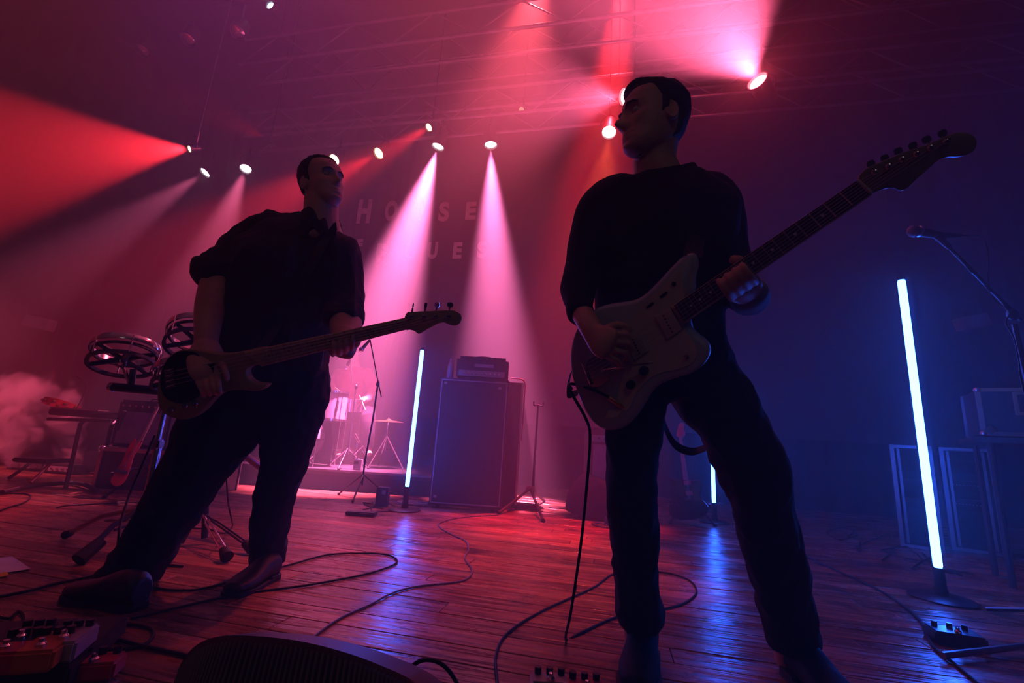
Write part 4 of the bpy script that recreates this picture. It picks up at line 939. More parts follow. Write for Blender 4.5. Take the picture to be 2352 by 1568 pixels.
# coil of cable
def coil(name, c, r, turns, label, m=M_cable, rad=.005, sq=.7, seed=1):
    rr = random.Random(seed); P = []
    for k in range(turns * 10):
        a = 2 * math.pi * k / 10; q = r * (1 + rr.uniform(-.12, .12)); P.append(c + V((q * math.cos(a), q * sq * math.sin(a), rad + .004 * (k // 10) + rr.uniform(0, .006))))
    return single(name, MB().tube(smooth_path(P, 3), rad, 6), m, label, 'cable', c, 'coiled cables')
coil('coiled_cable', fl(1212, 1168), .14, 5, 'coiled cable under the empty guitar stand', seed=2)
coil('coiled_cable', fl(965, 1160), .20, 5, 'coiled pale cable on the floor between the light tube and the bass cabinet', mat('pale cable jacket', (.3, .28, .28), .5), .006, .4, 3)
coil('coiled_cable', fl(1290, 1168), .13, 2, 'thin loose cable loops left of the dark cloth covered amplifier', seed=6, rad=.003, sq=.5)

# small amplifier behind the guitarist, under a cloth
a0 = fl(1395, 1200); 
t = thing('combo_amplifier', 'small amplifier with grey grille standing behind the right leg of the guitarist', 'amplifier', a0 + V((.02, .25, 0)))
ac = V((at(1392, 1080, a0.y + .1).x, a0.y + .30, 0))
zt = at(1380, 985, a0.y + .12).z
add('cabinet', MB().box(V((ac.x + .10, ac.y, zt - .28)), .50, .26, .56, None, .02), M_tolex, t)
add('grille', MB().box(V((ac.x + .10, ac.y - .135, zt - .33)), .42, .01, .38, None, .004), M_silver, t)
add('control_panel', MB().box(V((ac.x + .10, ac.y - .136, zt - .085)), .44, .012, .06, None, .003), M_alu, t)
for k in range(6): add('knob', MB().cyl(V((ac.x - .06 + .06 * k, ac.y - .14, zt - .085)), V((ac.x - .06 + .06 * k, ac.y - .158, zt - .085)), .010), M_black, t)
add('handle', MB().tube(smooth_path([V((ac.x + .02, ac.y, zt)), V((ac.x + .05, ac.y, zt + .02)), V((ac.x + .15, ac.y, zt + .02)), V((ac.x + .18, ac.y, zt))], 3), .008, 8), M_rubber, t)
bg_ = MB(); q = a0.y
loft(bg_, [(V((at(1355, 1140, q + .1).x + .04, q + .20, .02)), .24, .16), (V((at(1360, 1140, q + .1).x + .04, q + .20, .14)), .25, .16), (V((at(1375, 1100, q + .1).x + .02, q + .20, .28)), .20, .13), (V((at(1380, 1095, q + .1).x + .02, q + .2, .34)), .15, .10)], 20, 3, 3.0, .1)
me = fused('gig_bag', bg_, .012, 3, .5, .006, 5)
me.transform(Matrix.Translation(-V((a0.x, a0.y + .2, 0)))); me.materials.append(M_sweater)
for p_ in me.polygons: p_.use_smooth = True
o_ = bpy.data.objects.new('equipment_bag', me); COL.objects.link(o_); o_.location = (a0.x, a0.y + .2, 0)
tag(o_, 'dark cloth covered bag on the floor left of the guitarist legs', 'bag')
t = thing('round_base_stand', 'round black stand base on the floor behind the right leg of the guitarist', 'stand', fl(1395, 1207))
bb = fl(1393, 1207); add('base', MB().lathe([(.12, 0), (.125, .008), (.11, .014), (.09, .012), (.085, .006)], bb, None, 28, False), M_black, t)
add('hub', MB().lathe([(.02, .0), (.018, .06), (.012, .07)], bb, None, 12), M_black, t)
sb = MB()
for k in range(3):
    a = k * 2.09 + .3; sb.cyl(bb + V((0, 0, .012)), bb + V((.11 * math.cos(a), .11 * math.sin(a), .008)), .007, n=6)
add('spokes', sb, M_black, t)

# guitars on stands
def stand_guitar(name, label, Y, pts_body, head, neck, bridge, mbody, mhead, base, pick=(), mp=M_cream, stand=True, thick=.04):
    t0 = thing(name, label, 'guitar', base)
    A = at(bridge[0], bridge[1], Y); B = at(head[0][0], head[0][1], Y + .10)
    tA = (A - CAMP).dot(-(RC.transposed().row[2] if False else RC.col[2])); tB = (B - CAMP).dot(-RC.col[2])
    F = Face((bridge[0], bridge[1], tA), (head[0][0], head[0][1], tB))
    add('body', MB().slab(smooth_path(F.poly(pts_body), 2, True), -F.n * thick, .008), mbody, t0, 50)
    add('neck', MB().slab(F.poly(neck, .008), -F.n * .022, .005), mhead, t0, 50)
    add('headstock', MB().slab(smooth_path(F.poly(head[1:], .004), 2, True), -F.n * .014, .002), mhead, t0, 50)
    for q in pick: add('pickup', MB().slab(F.poly(q, .009), -F.n * .008, .002), mp, t0)
    n0 = lerp2(neck[0], neck[1], .5); n1 = lerp2(neck[2], neck[3], .5)
    P0, P1 = F.p(*n0, .0095), F.p(*n1, .0095); sdv = (F.p(*neck[0], .0095) - F.p(*neck[1], .0095)) * .42
    L2 = (P1 - P0).length
    for k in range(1, 20):
        f = (1 - 2 ** (-k / 12)) / (1 - 2 ** (-21 / 12)); c = P1.lerp(P0, f) if False else P0.lerp(P1, f)
        add('fret', MB().cyl(c - sdv, c + sdv, .0012, n=5), M_fret, t0)
    for k in range(6):
        hx = lerp2(head[2 if len(head) < 5 else 2], head[-1], .5)
        s_ = (k - 2.5) / 2.5
        add('string', MB().tube([F.p(*bridge, .014) + sdv * s_ * .9, P0 + sdv * s_ * .8 + F.n * .004], .0007, 4), M_string, t0)
    add('bridge', MB().box(F.p(*bridge, .006), .022, .075, .012, basis(F.n, tuple(F.ax)), .002), M_chrome, t0)
    return t0, F
def guitar_stand(base, F, hx, label):
    t = thing('guitar_stand', label, 'stand', V((base.x, base.y + .1, 0)), 'guitar stands')
    h = V((base.x, base.y + .16, .34))
    add('pole', MB().tube([V((base.x, base.y + .14, .20)), V((base.x + .0, base.y + .22, .75))], .011, 8), M_black, t)
    for dx, dy in ((-.2, -.10), (.2, -.10), (.0, .30)):
        f = V((base.x + dx, base.y + .14 + dy, .014)); l = add('leg', MB().tube([V((base.x, base.y + .14, .24)), f], .010, 8), M_black, t)
        add('rubber_foot', MB().ell(f, .02, .02, .013), M_rubber, l)
    add('cradle', MB().tube(smooth_path([V((base.x - .13, base.y - .03, .20)), V((base.x - .13, base.y + .0, .16)), V((base.x - .10, base.y + .12, .22)), V((base.x + .10, base.y + .12, .22)), V((base.x + .13, base.y + .0, .16)), V((base.x + .13, base.y - .03, .20))], 4), .009, 8), M_black, t)
z3 = lambda x, y: (1260 + x / 4.356, 900 + y / 4.356)
gb = fl(1595, 1208); YB = gb.y
M_darkg = mat('dark sunburst guitar finish', (.03, .02, .03), .25)
M_redp = mat('reddish pickup cover', (.55, .12, .16), .4)
body_ = [z3(*q) for q in [(1405, 880), (1350, 870), (1290, 880), (1230, 850), (1222, 900), (1250, 960), (1250, 1030), (1215, 1100), (1200, 1180), (1230, 1250), (1320, 1280), (1450, 1275), (1560, 1240), (1605, 1180), (1590, 1140), (1540, 1080), (1518, 1040), (1530, 990), (1535, 930), (1510, 885), (1485, 875), (1450, 885)]]
head_ = [z3(1320, 380)] + [z3(*q) for q in [(1300, 450), (1278, 430), (1295, 360), (1310, 315), (1345, 308), (1362, 330), (1352, 370), (1368, 405), (1362, 430), (1338, 455)]]
t0, F0 = stand_guitar('electric_guitar', 'dark electric guitar with red pickups on a stand seen between the guitarist legs', YB, body_, head_, [z3(1305, 455), z3(1337, 455), z3(1400, 875), z3(1350, 880)], z3(1410, 1070), M_darkg, M_redp, gb,
                      [[z3(1350, 890), z3(1418, 885), z3(1424, 925), z3(1358, 930)], [z3(1370, 992), z3(1436, 988), z3(1442, 1030), z3(1378, 1034)]], M_redp)
guitar_stand(V((gb.x, gb.y, 0)), F0, 0, 'black stand under the dark electric guitar behind the guitarist')
z1 = lambda x, y: (0 + x / 6.189, 900 + y / 6.189)
Yl = fl(290, 1150).y
gb = fl(290, 1150)
M_redlitg = mat('red lit guitar finish', (.50, .05, .05), .28)  # red stage light put into the body colour
body_ = [z1(*q) for q in [(1920, 660), (1860, 720), (1800, 830), (1745, 960), (1680, 1080), (1600, 1190), (1570, 1270), (1620, 1340), (1710, 1330), (1790, 1250), (1840, 1130), (1880, 1010), (1910, 900), (1985, 800), (2035, 690), (2000, 700), (1960, 730)]]
t0, F0 = stand_guitar('electric_guitar', 'red lit electric guitar leaning on a stand in front of the flight case at left', Yl, body_, [(372, 915), (368, 925), (362, 922), (368, 905), (378, 897), (384, 900), (380, 915), (374, 928)], [(364, 924), (371, 926), z1(2030, 690), z1(1960, 700)], z1(1730, 1130), M_redlitg, M_maple, gb,
                      [[z1(1860, 830), z1(1905, 815), z1(1885, 880), z1(1840, 880)], [z1(1760, 1000), z1(1820, 1000), z1(1790, 1060), z1(1740, 1055)]], M_redp)
guitar_stand(V((gb.x, gb.y, 0)), F0, 0, 'black stand holding the red lit electric guitar at left')

# left: combo amplifier on a flight case
Yc = Yl + .35
def boxpx(x0, y0, x1, y1, Y, D=.35):
    "front face between two pixels at distance Y: centre, width, height"
    a = at(x0, y1, Y); b = at(x1, y1, Y); c = at(x0, y0, Y); w_ = b.x - a.x; return w_, (a.x + b.x) / 2, a.z, c.z
w_, xc, zb, zt = boxpx(213, 1028, 372, 1128, Yc)
zb = 0.0; zt = at(235, 1027, Yc).z
fc = thing('flight_case', 'black flight case with metal edges under the grey grille amplifier at left', 'flight case', V((xc, Yc + .2, 0)))
cc = V((xc, Yc + .2, zt / 2))
add('shell', MB().box(cc, w_, .40, zt, None, .004), M_case, fc)
def trim(t, c, sx, sy, sz, R=None, r=.016, m=M_alu):
    R = R or Matrix.Identity(3)
    for x in (-1, 1):
        for y in (-1, 1): add('edge_trim', MB().box(c + R @ V((x * sx / 2, y * sy / 2, 0)), r * 2, r * 2, sz, R, .003), m, t)
        for z in (-1, 1): add('edge_trim', MB().box(c + R @ V((0, x * sy / 2, z * (sz / 2 - r * .6))), sx, r * 2, r * 2, R, .003), m, t)
    for x in (-1, 1):
        for y in (-1, 1):
            for z in (-1, 1):
                if y < 0: add('ball_corner', MB().ell(c + R @ V((x * sx / 2, y * sy / 2, z * (sz / 2 - r * .6))), r * 1.7, r * 1.7, r * 1.5, None, 10, 6), m, t)
trim(fc, cc, w_, .40, zt)
ca = thing('combo_amplifier', 'combo amplifier with bluish grey grille cloth standing on a flight case at left', 'amplifier', V((xc + .05, Yc + .18, zt)))
wA = at(368, 1025, Yc).x - at(238, 1025, Yc).x; xA = (at(368, 1025, Yc).x + at(238, 1025, Yc).x) / 2; hA = at(262, 918, Yc).z - zt
ac = V((xA, Yc + .17, zt + .01 + hA / 2))
add('cabinet', MB().box(ac, wA, .26, hA, None, .02), M_tolex, ca)
add('grille', MB().box(ac + V((.01, -.131, -.035)), wA - .07, .012, hA - .13, None, .004), M_silver, ca)
add('control_panel', MB().box(ac + V((0, -.130, hA / 2 - .05)), wA - .06, .01, .045, None, .003), M_black, ca)
for k in range(7): add('knob', MB().cyl(ac + V((-.17 + .055 * k, -.135, hA / 2 - .05)), ac + V((-.17 + .055 * k, -.152, hA / 2 - .05)), .009), M_chrome, ca)
add('handle', MB().tube(smooth_path([ac + V((-.06, 0, hA / 2)), ac + V((-.04, 0, hA / 2 + .025)), ac + V((.04, 0, hA / 2 + .025)), ac + V((.06, 0, hA / 2))], 4), .008, 8), M_rubber, ca)
m_ = thing('instrument_microphone', 'small microphone hanging in front of the grey amplifier grille at left', 'microphone', ac + V((-.14, -.20, .05)))
add('microphone_body', MB().box(ac + V((-.13, -.19, .02)), .035, .03, .17, Matrix.Rotation(.2, 3, 'Y'), .008), M_black, m_)
add('boom_arm', MB().cyl(ac + V((-.13, -.17, .08)), ac + V((-.45, -.12, .06)), .008, n=8), M_black, m_)
# second cabinet right of it, behind the chrome stand
w2, x2, _, zt2 = boxpx(372, 950, 432, 1100, Yc + .25)
zz = at(400, 1037, Yc + .1).z
cb2 = thing('speaker_cabinet', 'dark low speaker cabinet with metal rim half hidden by the bass player thigh', 'speaker cabinet', V((x2 + .1, Yc + .4, 0)))
c2 = V((x2 + .08, Yc + .40, zz / 2)); add('cabinet', MB().box(c2, .55, .4, zz, None, .008), M_case, cb2); trim(cb2, c2, .55, .4, zz, None, .012)
ax_ = thing('amplifier_head', 'dark amplifier standing on the low cabinet behind the bass player thigh', 'amplifier', V((x2 + .05, Yc + .4, zz)))
c3 = V((x2 + .03, Yc + .40, zz + .012 + .17)); add('case', MB().box(c3, .40, .3, .34, None, .015), M_tolex, ax_); add('front_panel', MB().box(c3 + V((0, -.152, .09)), .34, .01, .08, None, .003), M_label, ax_)
for k in range(5): add('knob', MB().cyl(c3 + V((-.12 + .06 * k, -.155, .09)), c3 + V((-.12 + .06 * k, -.175, .09)), .011), M_chrome, ax_)

# keyboard stand with a small keyboard, tambourine, mic gooseneck
Yk = fl(150, 1120).y
ks = thing('keyboard_stand', 'black keyboard stand with two bent legs at far left', 'stand', fl(150, 1120))
ztop = at(200, 962, Yk).z
for xx, yy in ((150, 1122), (222, 1118)):
    f = fl(xx, yy, .015); xt = at(xx + 38, 966, Yk).x
    add('leg', MB().tube(smooth_path([V((xt - .02, Yk + .05, ztop - .01)), V((xt, Yk, ztop - .04)), V((xt - .004, Yk, ztop - .09)), V(((xt + f.x) / 2, (Yk + f.y) / 2, ztop * .45)), f], 4), .016, 8), M_black, ks)
add('crossbar', MB().tube([at(110, 962, Yk), at(250, 966, Yk)], .014, 8), M_black, ks)
for x0, y0, x1, y1 in ((5, 1130, 165, 1108), (165, 1108, 225, 1128)):
    add('foot', MB().tube(smooth_path([fl(x0, y0, .02), fl((x0 + x1) / 2, (y0 + y1) / 2 - 5, .03), fl(x1, y1, .03)], 4), .017, 8), M_rubber, ks)
kb = thing('keyboard', 'slim dark keyboard lying on the stand at far left', 'keyboard', at(175, 960, Yk))
kc = V(((at(110, 960, Yk).x + at(235, 960, Yk).x) / 2, Yk + .13, ztop + .045)); kw = at(235, 960, Yk).x - at(110, 960, Yk).x
add('case', MB().box(kc, kw, .30, .06, None, .01), M_black, kb)
kk = MB(); kk2 = MB()
for k in range(28): kk.box(kc + V((-kw * .45 + kw * .9 * k / 28, -.10, .033)), kw * .9 / 29, .11, .012)
o_ = add('white_keys', kk, M_white, kb)
tb_ = thing('tambourine', 'red lit tambourine lying on the keyboard at far left', 'tambourine', at(140, 935, Yk + .15))
tc = V((at(140, 935, Yk + .15).x, Yk + .15, ztop + .11)); Rt = Matrix.Rotation(-.25, 3, 'X') @ Matrix.Rotation(.1, 3, 'Y')
add('hoop', MB().lathe([(.125, -.022), (.132, -.022), (.132, .022), (.125, .022), (.125, -.022)], tc, Rt, 32, False), M_redlit, tb_)
for k in range(10):
    a = 2 * math.pi * k / 10; add('jingle', MB().cyl(tc + Rt @ V((.128 * math.cos(a), .128 * math.sin(a), -.006)), tc + Rt @ V((.128 * math.cos(a), .128 * math.sin(a), .006)), .018, n=12), M_cymbal, tb_)
gn = thing('gooseneck_microphone', 'thin gooseneck microphone rising above the tambourine at far left', 'microphone', at(180, 950, Yk + .1))
add('gooseneck', MB().tube(smooth_path([V((at(172, 950, Yk + .1).x, Yk + .1, ztop + .07)), at(188, 915, Yk + .1), at(199, 888, Yk + .1), at(194, 874, Yk + .1), at(184, 868, Yk + .1)], 5), .004, 6), M_black, gn)
add('microphone_head', MB().cyl(at(185, 869, Yk + .1), at(178, 864, Yk + .1), .009), M_black, gn)
# low cases with pedals, and the smoke machine
Ys = fl(170, 1085).y
sm_ = thing('smoke_machine', 'small smoke machine on the floor at left blowing pink lit smoke', 'smoke machine', fl(212, 1090))
nz0 = at(193, 1063, Ys)
bc = V((nz0.x + .20, nz0.y + .03, .13)); add('body', MB().box(bc, .34, .2, .2, None, .015), M_black, sm_); add('nozzle', MB().cyl(V((nz0.x + .04, nz0.y, nz0.z)), nz0, .025, .016), M_alu, sm_)
add('handle', MB().tube(smooth_path([bc + V((-.1, 0, .1)), bc + V((-.09, 0, .16)), bc + V((.09, 0, .16)), bc + V((.1, 0, .1))], 3), .008, 8), M_alu, sm_)
for k, (x, y, w_, lab) in enumerate([(130, 1088, .34, 'low black effects unit on the floor under the keyboard'), (55, 1080, .40, 'low dark case on the floor at the left edge under the smoke')]):
    p = fl(x, y); t = thing('effects_unit', lab, 'equipment', p)
    add('case', MB().box(p + V((0, .1, .05)), w_, .2, .09, None, .008), M_case, t); add('face_plate', MB().box(p + V((0, -.002, .05)), w_ * .85, .006, .05, None, .002), M_label, t)
    for q in range(5): add('knob', MB().cyl(p + V((-w_ * .32 + w_ * .16 * q, -.004, .05)), p + V((-w_ * .32 + w_ * .16 * q, -.02, .05)), .009), M_chrome, t)
xs = thing('folding_stool', 'low folding stool with crossed red lit legs at far left', 'stool', fl(95, 1105))
for (x0, y0, x1, y1) in ((70, 1108, 120, 1060), (20, 1098, 75, 1060)):
    a, b = fl(x0, y0, .012), at(x1, y1, fl(x0, y0).y + .1); add('leg', MB().tube([a, b], .014, 8), M_redlit if x0 == 70 else M_black, xs)
pa, pb = at(60, 1055, fl(70, 1108).y + .1), at(135, 1058, fl(70, 1108).y + .1); add('seat', MB().box((pa + pb) / 2, (pb - pa).length, .26, .035, None, .01), M_black, xs)

# ---- frame drums on a chrome stand
def drum_frame(cpx, Y, rpx, lab, tilt, hgt):
    c = at(cpx[0], cpx[1], Y); t_ = (c - CAMP).dot(-RC.col[2]); r = rpx * t_ / FPX
    t = thing('frame_drum', lab, 'drum', c, 'shell-less tunable drums')
    R = tilt
    hp = MB()
    hp.lathe([(r * .965, hgt * .5 - .012), (r * 1.02, hgt * .5 - .014), (r * 1.04, hgt * .5), (r * 1.02, hgt * .5 + .018), (r * .985, hgt * .5 + .018), (r * .965, hgt * .5 - .012)], c, R, 48, False)
    add('top_hoop', hp, M_chrome, t)
    add('drum_head', MB().lathe([(r * .97, hgt * .5 + .004), (.001, hgt * .5 + .004)], c, R, 40, False), M_clear2, t)
    lo = MB().lathe([(r * .90, -hgt * .5 - .008), (r * 1.0, -hgt * .5 - .010), (r * 1.0, -hgt * .5 + .008), (r * .90, -hgt * .5 + .008), (r * .90, -hgt * .5 - .008)], c, R, 48, False)
    add('bottom_ring', lo, M_black, t)
    add('middle_ring', MB().lathe([(r * .86, hgt * .18 - .006), (r * .93, hgt * .18 - .006), (r * .93, hgt * .18 + .006), (r * .86, hgt * .18 + .006), (r * .86, hgt * .18 - .006)], c, R, 48, False), M_black, t)
    for k in range(6):
        a = 2 * math.pi * k / 6 + .3; d1 = V((math.cos(a), math.sin(a), 0))
        add('spoke', MB().tube([c + R @ (V((0, 0, -hgt * .1))), c + R @ (d1 * r * .93 + V((0, 0, -hgt * .45 if k % 2 else hgt * .18)))], [.017, .012], 8), M_black, t)
        lr = add('lug_rod', MB().cyl(c + R @ (d1 * r * 1.03 + V((0, 0, hgt * .5 + .012))), c + R @ (d1 * r * 1.0 + V((0, 0, -hgt * .5))), .0035, n=6), M_chrome, t)
    add('hub', MB().cyl(c + R @ V((0, 0, -hgt * .5)), c + R @ V((0, 0, hgt * .3)), .018, n=12), M_chrome, t)
    return t, c, R
M_clear2 = mat('frosted drum head film', (.25, .25, .28), .35)
M_clear2.node_tree.nodes['Principled BSDF'].inputs['Alpha'].default_value = .25
Yr = 2.35
Rt1 = Matrix.Rotation(math.radians(-13), 3, 'Y') @ Matrix.Rotation(math.radians(-17), 3, 'X')
t1, c1, _ = drum_frame((286, 820), Yr, 65, 'left chrome rimmed frame drum standing clear of the bass player arm', Rt1, .085)
Rt2 = Matrix.Rotation(math.radians(-16), 3, 'Y') @ Matrix.Rotation(math.radians(-24), 3, 'X')
t2, c2_, _ = drum_frame((456, 780), Yr, 64, 'second frame drum partly hidden behind the bass player forearm', Rt2, .085)
t3, c3_, _ = drum_frame((420, 870), Yr - .22, 58, 'small frame drum hidden behind the body of the bass guitar', Rt1, .07)
rs = thing('drum_stand', 'chrome double braced stand carrying the frame drums at left', 'stand', fl(350, 1240), None)
pt = at(376, 945, Yr); ptt = at(388, 900, Yr); pbm = at(330, 1185, 2.30); fb = V((pbm.x, pbm.y, pbm.z))
add('upper_pole', MB().tube([ptt, at(368, 985, 2.34), at(352, 1060, 2.33)], [.012, .012, .012], 12), M_chrome, rs)
add('lower_pole', MB().tube([at(366, 1010, 2.34), fb], [.018, .018], 12), M_chrome, rs)
add('clamp', MB().box(at(360, 1020, 2.33), .05, .05, .05, None, .008), M_chrome, rs)
add('wing_nut', MB().cyl(at(344, 1022, 2.31), at(360, 1020, 2.33), .008), M_chrome, rs)
for (x, y, m) in ((150, 1228, M_alu), (180, 1286, M_black), (350, 1262, M_black)):
    f = fl(x, y, .02); k = at(322, 1168, 2.30); l = add('leg', MB().tube([k, k.lerp(f, .5) + V((0, 0, .03)), f], [.012, .012, .011], 8), m, rs)
    r_ = .020 if m is M_alu else .03
    add('rubber_foot', MB().tube([f + (k - f).normalized() * (.10 if x == 180 else .04), f], [r_ * .8, r_], 10), M_rubber, l)
    add('brace', MB().tube([fb + V((0, 0, -.02)), k.lerp(f, .45)], .006, 6), m, rs)
add('crossbar', MB().tube([at(257, 888, Yr), at(420, 902, Yr)], .022, 14), M_black, rs)
add('crossbar_cap', MB().cyl(at(254, 888, Yr), at(262, 889, Yr), .024), M_chrome, rs)
add('drum_post', MB().tube([c1 + V((0, 0, -.04)), at(300, 885, Yr)], .009, 8), M_chrome, rs)
add('drum_post', MB().tube([at(306, 848, Yr), at(302, 888, Yr)], .014, 8), M_black, rs)
add('drum_post', MB().tube([c2_ + V((0, 0, -.02)), at(400, 900, Yr)], .010, 8), M_chrome, rs)
add('drum_post', MB().tube([c3_ + V((0, 0, -.02)), at(410, 901, Yr)], .010, 8), M_chrome, rs)
# second tripod between the bass player's legs with a sloping boom
ts = thing('cymbal_stand', 'low tripod stand with big rubber feet between the legs of the bass player', 'stand', fl(480, 1250))
Yt = fl(480, 1250).y
top_ = at(470, 1110, Yt + .05); hub_ = at(462, 1175, Yt)
add('pole', MB().tube([at(476, 1080, Yt), at(470, 1235, Yt)], .016, 10), M_black, ts)
for (x, y) in ((522, 1276), (580, 1258), (410, 1240)):
    f = fl(x, y, .03); d_ = (f - hub_); sdv = V((1, 0, 0)) * .013
    l = MB()
    for s_ in (-1, 1): l.tube([hub_ + sdv * s_ * .4, hub_ + d_ * .18 + sdv * s_ * -.3, hub_ + d_ * .28 + sdv * s_ * 1.1, hub_ + d_ * .86 + sdv * s_ * 1.1, hub_ + d_ * .95], .005, 6)
    l = add('leg', l, M_chrome if x == 522 else M_black, ts)
    add('rubber_foot', MB().tube([f + (hub_ - f).normalized() * .055, f + V((0, 0, -.005))], [.020, .028], 12), M_rubber, l)
bb_ = at(545, 1032, Yt + .3); be_ = at(606, 1078, Yt + .15)
bm_ = thing('sloping_boom', 'dark sloping boom arm seen between the bass player knees', 'boom', V((be_.x, be_.y, 0)))
add('arm', MB().tube([at(480, 985, Yt + .4), bb_], .010, 8), M_black, bm_); add('counterweight', MB().tube([bb_, be_, at(612, 1083, Yt + .14)], .020, 12), M_alu, bm_)
add('support', MB().tube([at(480, 985, Yt + .4), V((at(480, 985, Yt + .4).x, Yt + .4, .01))], .009, 8), M_black, bm_)

# ---- drum riser, kit and drummer in the haze
RY = 5.05
ra = at(700, 1082, RY); rb = at(1010, 1084, RY); zr = .42
rz = at(860, 1084, RY).z
rs_ = thing('drum_riser', 'dark carpeted drum riser behind the bass cabinet in the haze', 'riser', V((-1.9, RY + 1.0, 0)))
x0r, x1r = -3.3, -.35
add('deck', MB().box(V(((x0r + x1r) / 2, RY + .95, rz - .03)), x1r - x0r, 1.9, .06, None, .006), M_case, rs_)
add('skirt', MB().box(V(((x0r + x1r) / 2, RY + .95, (rz - .06) / 2)), x1r - x0r - .04, 1.84, rz - .062, None, .004), M_drape, rs_)
add('edge_strip', MB().box(V(((x0r + x1r) / 2, RY - .004, rz - .012)), x1r - x0r, .012, .02), M_alu, rs_)
def drum(lab, c, r, h, R, m, name='drum', legs=True):
    t = thing(name, lab, 'drum', c - R @ V((0, 0, h / 2)), 'drum kit drums')
    add('shell', MB().lathe([(r * .97, -h / 2), (r, -h / 2), (r, h / 2), (r * .97, h / 2)], c, R, 32), m, t)
    for s_ in (-1, 1):
        add('hoop', MB().lathe([(r * 1.0, s_ * h / 2 - .012), (r * 1.045, s_ * h / 2 - .012), (r * 1.045, s_ * h / 2 + .014), (r * 1.0, s_ * h / 2 + .014), (r * 1.0, s_ * h / 2 - .012)], c, R, 32, False), M_chrome, t)
    for k in range(8):
        a = 2 * math.pi * k / 8; add('lug', MB().box(c + R @ V((r * 1.02 * math.cos(a), r * 1.02 * math.sin(a), 0)), .018, .018, h * .35, R @ RZ(a), .004), M_chrome, t)
        add('tension_rod', MB().cyl(c + R @ V((r * 1.035 * math.cos(a), r * 1.035 * math.sin(a), -h / 2)), c + R @ V((r * 1.035 * math.cos(a), r * 1.035 * math.sin(a), h / 2)), .0035, n=5), M_chrome, t)
    if legs:
        for k in range(3):
            a = 2 * math.pi * k / 3 + .5; p0 = c + R @ V((r * 1.03 * math.cos(a), r * 1.03 * math.sin(a), 0)); add('leg', MB().tube([p0, V((p0.x, p0.y, rz + .004))], .006, 6), M_chrome, t)
    return t
I3 = Matrix.Identity(3)
KY = RY + .35
fc_ = at(757, 932, KY); drum('pale floor tom of the drum kit behind the bass player hip', fc_, .20, .32, I3, M_white)
kc_ = at(700, 1010, KY + .15); kc_.z = rz + .285; drum('large pale bass drum mostly hidden by the bass player leg', kc_ + V((-.18, .15, 0)), .27, .38, Matrix.Rotation(math.pi / 2, 3, 'X'), M_white, legs=False)
sn = at(800, 930, KY + .45); drum('shallow snare drum in front of the drummer in the haze', sn, .17, .13, Matrix.Rotation(.1, 3, 'X'), M_chrome)
def cymbal(lab, c, r, base, tilt=.15, nm='cymbal'):
    t = thing('cymbal', lab, 'cymbal', V((base.x, base.y, rz)), 'cymbals in the haze'); R = Matrix.Rotation(tilt, 3, 'X')
    add('plate', MB().lathe([(r, 0), (r * .6, .010), (r * .22, .018), (r * .12, .032), (.004, .036), (.004, .033), (r * .12, .029), (r * .22, .015), (r * .6, .007), (r, -.002)], c, R, 36, False), M_cymbal, t)
    add('pole', MB().tube([c + V((0, 0, .05)), V((c.x, c.y, rz + .2))], .010, 8), M_chrome, t)
    for k in range(3):
        a = k * 2.09; add('leg', MB().tube([V((c.x, c.y, rz + .38)), V((c.x + .24 * math.cos(a), c.y + .24 * math.sin(a), rz + .012))], .008, 6), M_chrome, t)
cymbal('ride cymbal hanging faintly in the haze left of the drummer', at(716, 800, KY + .2), .25, at(716, 800, KY + .2))
cymbal('hi-hat cymbal right of the drummer in the haze', at(893, 968, KY + .3), .18, at(893, 960, KY + .3), .05)
# drummer
dm = thing('person', 'drummer in a reddish shirt barely visible in the purple haze, seated', 'person', V((at(825, 900, KY + .9).x, KY + .9, rz)))
DT = (at(825, 900, KY + .95) - CAMP).dot(-RC.col[2]); dd = DT / FPX
b = MB(); DX = 812
HD = head_matrix(at(DX - 2, 808, KY + .92), (-.25, -1, -.15), (0.05, 0, 1), 1.0)
head_grid(b, HD, NA=48, NZ=40); ears(b, HD)
def ds(x, y, dY, hw, dp=1.0):
    p = at(x, y, KY + .95 + dY); t_ = (p - CAMP).dot(-RC.col[2]); r = hw * t_ / FPX; return (p, r, r * dp)
loft(b, [ds(DX, 880, 0, 22, .7), ds(DX, 850, 0, 18, .8), ds(DX, 830, -.01, 12), ds(DX, 815, -.02, 12)])
loft(b, [ds(DX, 945, .02, 32, .7), ds(DX, 900, .02, 34, .6), ds(DX, 862, 0, 34, .55)])
for s_ in (-1, 1):
    loft(b, [ds(DX + s_ * 32, 858, 0, 13), ds(DX + s_ * 42, 895, -.05, 11), ds(DX + s_ * 34, 915, -.25, 9), ds(DX + s_ * 24, 918, -.42, 8)])
    for k in range(4): 
        p = ds(DX + s_ * 24, 918, -.42, 8)[0] + V((-.03 + .02 * k, 0, 0)); finger(b, [p, p + V((0, -.05, .0)), p + V((0, -.07, -.02)), p + V((0, -.055, -.035))], .010, .009)
    p = ds(DX + s_ * 24, 918, -.42, 8)[0]; finger(b, [p + V((-s_ * .03, 0, 0)), p + V((-s_ * .045, -.03, .01)), p + V((-s_ * .03, -.055, .01))], .011, .010)
    loft(b, [ds(DX + s_ * 16, 945, .02, 18), ds(DX + s_ * 32, 948, -.35, 16), ds(DX + s_ * 34, 985, -.42, 12), ds(DX + s_ * 34, 1030, -.38, 9)])
    loft(b, [ds(DX + s_ * 34, 1040, -.34, 9), ds(DX + s_ * 34, 1042, -.50, 8, .6), ds(DX + s_ * 34, 1044, -.58, 6, .5)])
add('body', fused('body', b, .008, 2), M_skin, dm, None)
b = MB()
